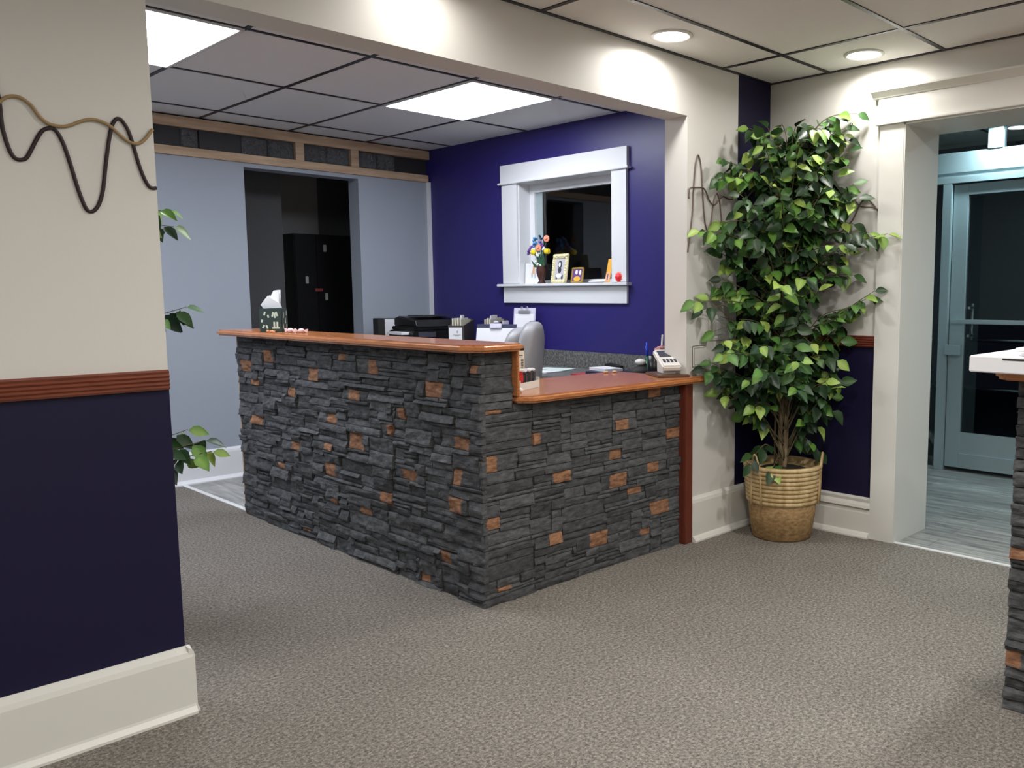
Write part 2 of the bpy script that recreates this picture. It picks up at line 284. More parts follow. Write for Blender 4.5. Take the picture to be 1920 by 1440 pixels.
# main wall: left of opening, header, right of opening
def two(o): return struct(o)
b = MB(); b.use('beige').box(XM, XL, YB, YI, 1.04, ZC); b.use('navy').box(XM, XL, YB, YI, 0, 1.04); struct(b.build('wall_left'))
struct(MB().box(XL, XP, YB, YI, ZB, ZC).build('wall_header', 'beige'))
b = MB(); b.use('beige').box(XP, 3.822, YB, YI, 0, ZC); b.use('navy').box(3.822, XCN, YB, YI, 0, ZC); struct(b.build('wall_back'))
# right wall with the entry opening
OY0, OY1, OZ = .40, 1.957, 2.131
b = MB(); b.use('beige').box(XCN, VX0, OY1, YB+.2, 1.04, ZC).box(XCN, VX0, OY0, OY1, OZ, ZC).box(XCN, VX0, YM, OY0, 1.04, ZC)
b.use('navy').box(XCN, VX0, OY1, YB+.2, 0, 1.04).box(XCN, VX0, YM, OY0, 0, 1.04); struct(b.build('wall_right'))
struct(MB().box(XM-.1, XM, YM, YB, 0, ZC).build('wall_far_left', 'beige'))
struct(MB().box(XM-.1, XCN, YM-.1, YM, 0, ZC).build('wall_behind', 'beige'))
# office walls
struct(MB().box(XB, XB+.16, YI, 4.045, 0, ZF).box(XB, XB+.16, 5.03, YG+.3, 0, ZF).box(XB, XB+.16, 4.045, 5.03, 0, 1.356).box(XB, XB+.16, 4.045, 5.03, 2.12, ZF).build('wall_office_right', 'blue'))
DX0, DX1, DZ = 2.672, 3.556, 2.19
struct(MB().box(-.6, DX0, YG, YG+.15, 0, 2.222).box(DX1, XB, YG, YG+.15, 0, 2.222).box(DX0, DX1, YG, YG+.15, DZ, 2.222).build('wall_grey', 'grey'))
struct(MB().box(-.7, -.6, YI, 7.5, 0, ZF).build('wall_office_left', 'grey'))
# ceilings
struct(MB().box(XM, XCN, YM, YB, ZC, ZC+.08).build('ceiling', 'tile'))
struct(MB().box(-.6, XB, YI, YG, ZF, ZF+.08).build('ceiling', 'tile_far'))
struct(MB().box(VX0, 6.9, -1.2, 3.3, ZC, ZC+.08).build('ceiling', 'tile'))
b = MB(); g = .011; gx, gy, s_ = 3.664, 2.387, .6157
k = -5
for i in range(-6, 1):
    x = gx+i*1.2314
    if x > XM: b.box(x-g, x+g, YM, YB, ZC-.004, ZC+.002)
for i in range(-8, 1):
    y = gy+i*s_
    if y > YM: b.box(XM, XCN, y-g, y+g, ZC-.0045, ZC+.0015)
b.box(XM, XCN, YB-.02, YB, ZC-.005, ZC+.001).box(XCN-.02, XCN, YM, YB, ZC-.005, ZC+.001)
struct(b.build('trim_3', 'grid'))
b = MB()
for i in range(-5, 3):
    x = 2.389+i*.6249
    if -.6 < x < XB: b.box(x-g, x+g, YI, YG, ZF-.004, ZF+.002)
for i in range(-2, 2):
    y = 4.925+i*.9377
    b.box(-.6, XB, y-g, y+g, ZF-.0045, ZF+.0015)
struct(b.build('trim_4', 'grid'))
b = MB()
for i in range(3): b.box(VX0, 6.6, .6+i*.9-g, .6+i*.9+g, ZC-.004, ZC+.002)
for x in (5.0, 5.6): b.box(x-g, x+g, -1.2, 3.2, ZC-.0045, ZC+.0015)
struct(b.build('trim_5', 'grid'))
# baseboards (profile: shoe + board + bevelled top)
def base_profile(h, t=.02): return [(0, 0), (.045, 0), (.045, .008), (.034, .022), (t+.002, .03), (t+.002, h-.03), (t-.002, h-.014), (.004, h), (0, h)]
b = MB(); b.prism([(YB-a, z) for a, z in base_profile(.21, .03)], 'x', XM, XL+.012); 
b.prism([(XL-.001+a*.55, z) for a, z in base_profile(.21, .03)], 'y', YB-.03, YI)
struct(b.build('baseboard_left', 'white'))
struct(MB().prism([(YB-a, z) for a, z in base_profile(.235)], 'x', 3.425, XCN).build('baseboard_back', 'white'))
b = MB().prism([(XCN-a, z) for a, z in base_profile(.16)], 'y', 2.084, YB)
b.prism([(XCN, .16), (XCN-.03, .16), (XCN-.026, .175), (XCN-.018, .19), (XCN-.022, .207), (XCN, .215)], 'y', 2.084, YB)
struct(b.build('baseboard_right', 'white'))
M['whitec'] = mat('white office trim paint', (.72, .73, .75), .4)
struct(MB().prism([(YG-a, z) for a, z in base_profile(.222)], 'x', -.6, DX0).build('baseboard_office', 'whitec'))
# chair rails
def rail(a): return [(0, a), (.016, a), (.020, a+.006), (.016, a+.011), (.021, a+.017), (.016, a+.023), (.021, a+.029), (.016, a+.035), (.021, a+.041), (.016, a+.047), (.019, a+.054), (.012, a+.059), (0, a+.059)]
struct(MB().prism([(YB-a, z) for a, z in rail(1.012)], 'x', XM, XL-.003).build('trim_6', 'mahog'))
struct(MB().prism([(XCN-a, z) for a, z in rail(1.015)], 'y', 2.084, YB).build('trim_7', 'mahogz'))
struct(MB().box(4.178, XB, YG-.022, YG, .9, 2.222).build('trim_8', 'whitec'))
# pine framed transom with glass blocks over the grey wall
wn = sempty('window_2', (0, YG, 2.22))
b = MB(); b.box(-.6, XB-.005, -.02, .09, .186, .253).box(-.6, XB-.02, -.02, .09, 0, .056)
b.box(3.055, 3.118, -.012, .08, .056, .186).box(3.497, 3.562, -.012, .08, .056, .186).box(1.2, 1.26, -.012, .08, .056, .186)
b.build('timber_frame', 'pine', wn)
MB().box(-.6, 2.26, .005, .03, .056, .186).box(2.385, 2.66, .005, .03, .056, .186).box(3.9, XB, .04, .06, .056, .186).build('dark_panel', 'dark', wn)
for x0, x1 in ((2.262, 2.382), (2.663, 2.855), (2.86, 3.05), (3.122, 3.305), (3.31, 3.494), (3.565, 3.73), (3.735, 3.895)):
    MB().box(x0, x1, .012, .075, .057, .185, bev=.008).build('glass_block', 'block', wn)
MB().box(-.6, XB, .12, .13, .0, .26).build('backing', 'dark', wn)
# dark room behind the grey wall
M['midgrey'] = mat('grey office paint', (.34, .34, .345), .7); M['dimgrey'] = mat('grey darkened as unlit', (.20, .20, .205), .7); M['dimdark'] = mat('charcoal door and unlit walls', (.10, .10, .105), .6)  # dimgrey and dimdark walls carry the missing room light in their colour
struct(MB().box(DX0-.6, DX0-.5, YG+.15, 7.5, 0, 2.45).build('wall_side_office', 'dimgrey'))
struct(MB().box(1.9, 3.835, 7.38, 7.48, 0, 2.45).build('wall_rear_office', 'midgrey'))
struct(MB().box(3.835, XB+.1, 7.40, 7.48, 0, 2.45).build('wall_rear_right', 'dimdark'))  # rest of the rear wall, its shade put into a darker colour
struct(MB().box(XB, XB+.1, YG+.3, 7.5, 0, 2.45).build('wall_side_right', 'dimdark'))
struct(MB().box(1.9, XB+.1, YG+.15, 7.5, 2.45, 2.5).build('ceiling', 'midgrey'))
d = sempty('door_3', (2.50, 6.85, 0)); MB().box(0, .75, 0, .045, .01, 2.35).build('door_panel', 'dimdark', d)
cb = thing('storage_cabinet', 'tall black cabinet in the dark room behind the grey wall', 'cabinet', (3.395, 6.97, 0))
MB().box(0, .52, 0, .38, 0, 1.805).build('body', 'black', cb)
M['nickel'] = mat('pale nickel', (.5, .5, .48), .35, metal=.3); M['dullred'] = mat('dull red strip', (.25, .05, .05), .5)
for x0, x1, hs in ((.004, .19, ((.092, 1.42),)), (.194, .516, ((.262, 1.28), (.262, 1.69)))):
    dr = MB().box(x0, x1, -.018, 0, .05, 1.79, bev=.003).build('door', 'black', cb)
    for hx, hz in hs: MB().box(hx-.012, hx+.012, -.034, -.018, hz-.03, hz+.03, bev=.003).build('handle', 'nickel', dr)
MB().box(.165, .235, -.0195, -.018, 1.325, 1.35).build('name_strip', 'dullred', cb)
# office window in the blue wall
wo = sempty('window_1', (XB, 0, 0))
b = MB(); b.box(-.022, 0, 5.03, 5.205, 1.375, 2.115).box(-.022, 0, 3.915, 4.05, 1.375, 2.115)
b.box(-.026, 0, 3.905, 5.215, 2.128, 2.256).box(-.040, 0, 3.885, 5.235, 2.113, 2.128, bev=.003)
b.box(-.018, 0, 3.915, 5.205, 1.232, 1.350).box(-.020, .16, 4.045, 4.05, 1.37, 2.12)
b.build('casing', 'whitec', wo)
MB().box(-.052, .145, 3.885, 5.25, 1.352, 1.372, bev=.004).build('window_stool', 'whitec', wo)
b = MB(); b.box(-.005, .16, 5.022, 5.032, 1.37, 2.125).box(-.005, .16, 4.043, 4.053, 1.37, 2.125).box(-.005, .16, 4.05, 5.03, 2.113, 2.123)
b.build('jamb', 'whitec', wo)
b = MB(); b.box(.10, .15, 4.97, 5.022, 1.372, 2.113).box(.10, .15, 4.053, 4.09, 1.372, 2.113).box(.10, .15, 4.09, 4.97, 2.05, 2.113).box(.10, .15, 4.09, 4.97, 1.372, 1.40)
b.build('sash', 'whitec', wo)
MB().box(.118, .128, 4.90, 4.97, 1.40, 2.05).build('metal_stile', 'alu', wo)
MB().box(.122, .128, 4.09, 4.97, 1.40, 2.05).build('glass_pane', 'glass', wo)
# dark box added beyond the window for the night outside
struct(MB().box(5.6, 5.7, 3.3, 7.6, 0, 2.5).box(XB+.16, 5.7, 7.5, 7.6, 0, 2.5).box(XB+.16, 5.7, 3.3, 3.4, 0, 2.5).build('wall_dark_box', 'dimgrey'))
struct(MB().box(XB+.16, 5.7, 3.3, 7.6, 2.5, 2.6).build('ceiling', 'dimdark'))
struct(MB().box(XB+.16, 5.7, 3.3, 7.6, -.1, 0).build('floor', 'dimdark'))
# ---- entry opening casing
do = sempty('door_1', (XCN, 0, 0))
b = MB(); b.box(-.022, 0, OY1, 2.084, 0, OZ).box(-.022, 0, OY0-.127, OY0, 0, OZ); b.build('side_casing', 'white', do)
b = MB(); b.box(-.026, 0, OY0-.14, 2.094, OZ+.012, 2.268).box(-.04, 0, OY0-.15, 2.106, OZ, OZ+.012, bev=.002)
b.prism([(0, 2.262), (-.030, 2.262), (-.034, 2.268), (-.06, 2.292), (-.06, 2.300), (0, 2.300)], 'y', OY0-.17, 2.124)
b.build('head_casing', 'white', do)
b = MB(); b.box(-.02, VX0-XCN+.01, OY1-.008, OY1+.004, 0, OZ).box(-.02, VX0-XCN+.01, OY0-.004, OY0+.008, 0, OZ).box(-.02, VX0-XCN+.01, OY0, OY1, OZ-.008, OZ+.004)
b.build('jamb', 'white', do)
# ---- vestibule
M['vwall'] = mat('pale entry wall', (.45, .52, .54), .6)
struct(MB().box(VX0, VX1+.4, 3.2, 3.3, 0, ZC).build('wall_entry_left', 'vwall'))
struct(MB().box(VX0, VX1+.4, -1.3, -1.2, 0, ZC).build('wall_entry_right', 'vwall'))
struct(MB().box(VX0-.02, VX0, 2.958, 3.3, 0, ZC).build('wall_entry_near', 'vwall'))
# storefront
sf = sempty('door_2', (VX1, 0, 0))
b = MB()
b.box(-.03, .03, -1.2, 3.2, 2.14, 2.285, bev=.004)             # transom bar
b.box(-.05, .03, -1.2, 3.2, 2.07, 2.11).box(-.02, .03, -1.2, 3.2, 2.11, 2.14)
b.box(-.05, .05, 2.535, 2.60, 0, 2.07, bev=.003)                # jamb post
b.box(-.03, .03, 2.60, 3.2, 0, .02).box(-.04, .04, 2.20, 2.30, 2.285, ZC, bev=.003)
b.box(-.05, .05, 1.33, 1.42, 0, 2.07, bev=.003)
b.build('storefront_frame', 'alu', sf)
dl = MB(); dl.box(-.022, .022, 2.425, 2.53, .03, 2.06, bev=.003).box(-.022, .022, 1.425, 1.52, .03, 2.06, bev=.003).box(-.022, .022, 1.52, 2.425, 1.985, 2.06).box(-.022, .022, 1.52, 2.425, .03, .135)
dl = dl.build('door_leaf', 'alu', sf)
MB().box(-.012, .012, 1.52, 2.425, .135, .29).build('kick_panel', 'alu', dl)
MB().box(-.003, .003, 1.52, 2.425, .29, 1.985).build('glass_pane', 'glass', dl)
MB().box(-.06, -.035, 1.5, 2.51, 1.077, 1.108, bev=.003).build('push_bar', 'alu', dl)
MB().tube([(.07, 2.40, .96), (.07, 2.40, 1.22)], .013).tube([(.0, 2.40, .99), (.07, 2.40, .99)], .01).tube([(.0, 2.40, 1.19), (.07, 2.40, 1.19)], .01).build('pull_handle', 'steel', dl)
MB().box(-.065, -.022, 2.43, 2.545, .85, .925, bev=.004).build('lock_box', 'alu', dl)
MB().box(-.003, .003, 2.60, 3.2, .02, 2.07).build('side_glass', 'glass', sf)
MB().box(-.003, .003, -1.2, 1.33, .02, 2.07).build('side_glass', 'glass', sf)
MB().box(-.003, .003, -1.2, 3.2, 2.285, ZC).build('transom_glass', 'glass', sf)
# outside: dark landing and ramp rail
M['asphalt'] = mat('night paving', (.05, .05, .052), .9); M['siding'] = mat('dark outside wall', (.03, .03, .035), .8)
struct(MB().box(VX1+.05, 12, -3, 7, -.12, -.02).build('floor', 'asphalt'))
rl = thing('hand_rail', 'grey pipe handrail outside the glass entry door', 'railing', (7.4, 0, -.02))
b = MB().tube([(0, 1.2, .92), (0, 3.6, .92)], .022).tube([(0, 1.2, .5), (0, 3.6, .5)], .018)
b.build('rails', 'steel', rl)
for y in (1.25, 2.4, 3.55): MB().tube([(0, y, 0), (0, y, .92)], .02).build('post', 'steel', rl)
b = MB(); b.prism([(-.14, 0), (.12, 0), (.15, .12), (.11, .26), (.02, .30), (-.06, .27), (-.15, .15)], 'x', -.08, .08, bev=.03)
tag(b.build('plastic_bag', 'paper', None, (VX1-.16, 2.82, 0)), 'white bag standing on the entry floor behind the side glass post', 'bag')

# ================================================================ LIGHTS
def panel(x, y, label):
    t = thing('ceiling_light', label, 'ceiling light', (x, y, ZF), 0, 'flat ceiling panels of the office')
    b = MB(); hx, hy = .30, .457
    for q in ((-hx-.01, hx+.01, -hy-.01, -hy+.006), (-hx-.01, hx+.01, hy-.006, hy+.01), (-hx-.01, -hx+.006, -hy, hy), (hx-.006, hx+.01, -hy, hy)): b.box(*q, -.012, 0)
    b.build('frame', 'wtrim', t); MB().box(-hx, hx, -hy, hy, -.008, -.002).build('diffuser', 'lamp', t)
panel(1.452, 4.456, 'bright rectangular ceiling panel cut off by the wall at upper left')
panel(3.326, 4.456, 'bright rectangular ceiling panel in front of the blue wall')
panel(.203, 4.456, 'bright rectangular ceiling panel hidden behind the left wall')
def downlight(x, y, z, label, group, w_, col, lens='lampw', rad=.078, spread=165):
    t = thing('downlight', label, 'ceiling light', (x, y, z), 0, group)
    MB().lathe([(rad+.016, 0), (rad+.018, -.004), (rad+.006, -.010), (rad-.001, -.006), (rad-.001, 0)], n=40).build('trim_ring', 'wtrim', t)
    MB().lathe([(.001, -.006), (rad, -.006), (rad, -.002), (.001, -.002)], n=40).build('lens', lens, t)
    L = light('lamp', (x, y, z-.013), w_, col, rad*2, spread=spread)
    L.parent = t; L.location = (0, 0, -.013)
    return t
G = 'round recessed downlights in the waiting room ceiling'
downlight(3.055, 2.575, ZC, 'round downlight nearest the beam over the opening', G, DOWN_W, WARM)
downlight(3.925, 2.09, ZC, 'round downlight over the entry wall, right of the corner', G, DOWN_W, WARM)
downlight(1.83, 2.575, ZC, 'round downlight out of view above the beam', G, DOWN_W*.38, WARM)
for x, y in ((1.83, 1.36), (.60, .24), (3.05, .90), (-1.25, .85), (1.83, -1.0), (-.62, -1.6), (3.05, -1.6)):
    downlight(x, y, ZC, 'round downlight out of view overhead', G, ROOM_W*(.76 if x == 1.83 and y > 0 else 1), WARM, spread=170)
downlight(6.0, 2.17, ZC, 'small round downlight on the entry ceiling behind the doorway', None, VEST_W, CYAN, 'lampv', .06, 170)
downlight(5.3, .6, ZC, 'round downlight on the entry ceiling, out of view', None, VEST_W, CYAN, 'lampv', .06)

# ================================================================ STONE COUNTERS
def stone_face(name, parent, O, U, N, W, Hh, rust, mask, relief, seed, step=.0125):
    """ledger stone cladding: origin O, runs along U, faces N"""
    rnd = random.Random(seed); O, U, N = Vector(O), Vector(U), Vector(N)
    cw, ch = .0205, .0172; nu, nv = int(round(W/cw)), int(round(Hh/ch)); cw, ch = W/nu, Hh/nv
    occ = [[not mask((i+.5)*cw, (j+.5)*ch) for i in range(nu)] for j in range(nv)]
    stones = []
    def free(i0, i1, j0, j1): return 0 <= i0 and i1 <= nu and 0 <= j0 and j1 <= nv and not any(occ[j][i] for j in range(j0, j1) for i in range(i0, i1))
    def take(i0, i1, j0, j1, r):
        for j in range(j0, j1):
            for i in range(i0, i1): occ[j][i] = True
        stones.append((i0, i1, j0, j1, r))
    for (a, b_, c, d_) in rust:
        i0, i1 = max(0, round(a/cw)), min(nu, max(round(a/cw)+2, round(b_/cw))); j0, j1 = max(0, round(c/ch)), min(nv, max(round(c/ch)+1, round(d_/ch)))
        ext = rnd.randint(0, 6); side = rnd.random() < .5
        for e_ in range(ext, -1, -1):
            I0, I1 = (i0-e_, i1) if side else (i0, i1+e_)
            if free(I0, I1, j0, j1): take(I0, I1, j0, j1, (a, b_, c, d_)); break
    for j in range(nv):
        i = 0
        while i < nu:
            if occ[j][i]: i += 1; continue
            run = 0
            while i+run < nu and not occ[j][i+run]: run += 1
            w_ = min(run, rnd.choice((4, 6, 7, 8, 9, 10, 12, 13, 15, 18)))
            if run-w_ < 3: w_ = run if run < 16 else run//2
            h = rnd.choice((1, 1, 2, 2, 2, 2, 3, 3, 4))
            while h > 1 and not free(i, i+w_, j, j+h): h -= 1
            take(i, i+w_, j, j+h, None); i += w_
    V = []; Fc = []; rustA = []; toneA = []
    for (i0, i1, j0, j1, r) in stones:
        a, b_, c, d_ = i0*cw, i1*cw, j0*ch, j1*ch; gp = .0006
        a += gp; b_ -= gp; c += gp; d_ -= gp
        nx, nz = max(2, int((b_-a)/step)), max(2, int((d_-c)/step*1.25))
        base = relief*rnd.uniform(.15, 1); tu = rnd.uniform(-.3, .3)*relief/(b_-a+.05); tv = rnd.uniform(-.75, .45)*relief
        tone = rnd.uniform(.72, 1.25); sd = rnd.uniform(0, 50); idx = {}
        def vert(p, u_, v_):
            V.append(p); toneA.append(tone)
            q = 0
            if r: q = max(0, min(1, .5+min(u_-r[0], r[1]-u_, (v_-r[2])*1.5+.01, (r[3]-v_)*1.5+.01)/.016))
            rustA.append(q); return len(V)-1
        for jj in range(nz+1):
            for ii in range(nx+1):
                fu, fv = ii/nx, jj/nz; uu, vv = a+(b_-a)*fu, c+(d_-c)*fv
                edge = ii in (0, nx) or jj in (0, nz)
                nn = noise.fractal(Vector((uu*9+sd, vv*20, sd)), 1.0, 2.1, 4)
                rd = abs(noise.noise(Vector((uu*13, vv*34+sd, sd*2))))
                dep = base+tu*(uu-(a+b_)/2)*1.2+tv*(fv-.5)+relief*(.38*nn-.25*rd)
                if edge: dep -= relief*.10+.0006
                dep = max(dep, .0015)
                if edge:
                    k_ = .0004+.0026*abs(noise.noise(Vector((uu*60, vv*60, sd))))
                    uu += k_*(1 if ii == 0 else -1 if ii == nx else 0); vv += k_*(1 if jj == 0 else -1 if jj == nz else 0)
                idx[ii, jj] = vert(O+U*uu+N*dep+Vector((0, 0, vv)), uu, vv)
        for jj in range(nz):
            for ii in range(nx): Fc.append((idx[ii, jj], idx[ii+1, jj], idx[ii+1, jj+1], idx[ii, jj+1]))
        per = [(ii, 0) for ii in range(nx)]+[(nx, jj) for jj in range(nz)]+[(ii, nz) for ii in range(nx, 0, -1)]+[(0, jj) for jj in range(nz, 0, -1)]
        back = []
        for (ii, jj) in per:
            uu, vv = a+(b_-a)*ii/nx, c+(d_-c)*jj/nz; back.append(vert(O+U*uu-N*.012+Vector((0, 0, vv)), uu, vv))
        for q in range(len(per)):
            q2 = (q+1) % len(per); Fc.append((idx[per[q2]], idx[per[q]], back[q], back[q2]))
    me = bpy.data.meshes.new(name); me.from_pydata([tuple(v) for v in V], [], Fc)
    ra = me.attributes.new('rust', 'FLOAT', 'POINT'); ra.data.foreach_set('value', rustA)
    ta = me.attributes.new('tone', 'FLOAT', 'POINT'); ta.data.foreach_set('value', toneA)
    bm = bmesh.new(); bm.from_mesh(me); bmesh.ops.recalc_face_normals(bm, faces=bm.faces[:]); bm.to_mesh(me); bm.free()
    me.materials.append(M['stone']); o = bpy.data.objects.new(name, me); COL.objects.link(o); o.parent = parent; return o

XC, YC, YF = 2.110, 2.780, 5.085    # backing planes of the stone
rc = thing('reception_counter', 'L shaped reception counter clad in dark ledger stone with varnished wood tops', 'counter', (0, 0, 0))
b = MB(); b.box(XC+.012, 2.272, YC+.012, YF-.01, 0, 1.06).box(2.27, 3.37, YC+.012, 2.95, 0, .838)
b.build('core', 'blackm', rc)
stone_face('stone_cladding', rc, (XC, YF-.012, 0), (0, -1, 0), (-1, 0, 0), YF-.012-2.768, 1.060, [(YF-.012-d_, YF-.012-c, a, b_) for c, d_, a, b_ in RUST_A], lambda u, v: True, .023, 3)
stone_face('stone_cladding', rc, (2.105, YC, 0), (1, 0, 0), (0, -1, 0), 3.362-2.105, 1.060, [(a-2.105, b_-2.105, c, d_) for a, b_, c, d_ in RUST_B], lambda u, v: v < .838 or u < .175, .016, 11)
tag(MB().box(XC-.004, 2.30, YF-.010, YF, 0, 1.06).build('end_panel', 'pine', rc), 'pale wood end panel at the far end')
# tall ledge
P = [(2.020, YF+.06), (2.020, 2.80), (2.085, 2.715), (2.285, 2.715), (2.285, YF+.06)]
MB().prism(P, 'z', 1.062, 1.094, bev=.010).build('tall_ledge', 'woody', rc)
tag(MB().box(2.272, 2.286, 2.745, 2.96, .87, 1.062, bev=.003).build('end_board', 'woody', rc), 'varnished board lining the step between the two ledges')
# low ledge
P = [(2.272, 2.755), (2.325, 2.700), (3.505, 2.700), (3.540, 2.735), (3.540, 2.752), (3.39, 2.752), (3.39, 3.26), (2.272, 3.26)]
MB().prism(P, 'z', .840, .872, bev=.010).build('low_ledge', 'woodx', rc)
MB().box(3.362, 3.424, 2.735, 2.757, 0, .840, bev=.003).box(3.362, 3.392, 2.757, 2.80, 0, .84).build('corner_post', 'mahogz', rc)

c2 = thing('reception_counter', 'dark ledger stone counter at the right edge carrying a white box', 'counter', (0, 0, 0))
MB().box(2.70, 3.4, -1.3, .875, 0, 1.03).build('core', 'blackm', c2)
RR = []
for (z, h, y, w_) in ((.50, .035, .87, .09), (.17, .05, .875, .07), (.72, .03, .3, .08), (.33, .04, .1, .1)): RR.append((.89-y-w_/2, .89-y+w_/2, z-h/2, z+h/2))
stone_face('stone_cladding', c2, (2.688, .888, 0), (0, -1, 0), (-1, 0, 0), 2.188, 1.032, RR, lambda u, v: True, .026, 21)
stone_face('stone_cladding', c2, (2.69, .876, 0), (1, 0, 0), (0, 1, 0), .70, 1.032, [(.3, .4, .5, .55)], lambda u, v: True, .018, 22, .03)
MB().prism([(2.605, -1.33), (2.605, .90), (2.65, .945), (3.42, .945), (3.42, -1.33)], 'z', 1.034, 1.062, bev=.009).build('ledge', 'woody', c2)

# ================================================================ OFFICE DESK
ds = thing('desk', 'grey speckled laminate desk running along the blue wall', 'desk', (0, 0, 0))
MB().prism([(3.60, 2.925), (4.184, 2.925), (4.184, 6.155), (3.35, 6.155), (3.35, 5.45), (3.60, 5.2)], 'z', .737, .777, bev=.012).build('desk_top', 'lam', ds)
MB().box(4.184, 4.204, 2.91, 6.157, .737, .892, bev=.004).build('backsplash', 'lam', ds)
for y in (2.93, 4.0, 5.5, 6.12): MB().box(3.66, 4.18, y, y+.02, 0, .737).build('support_panel', 'dark', ds)

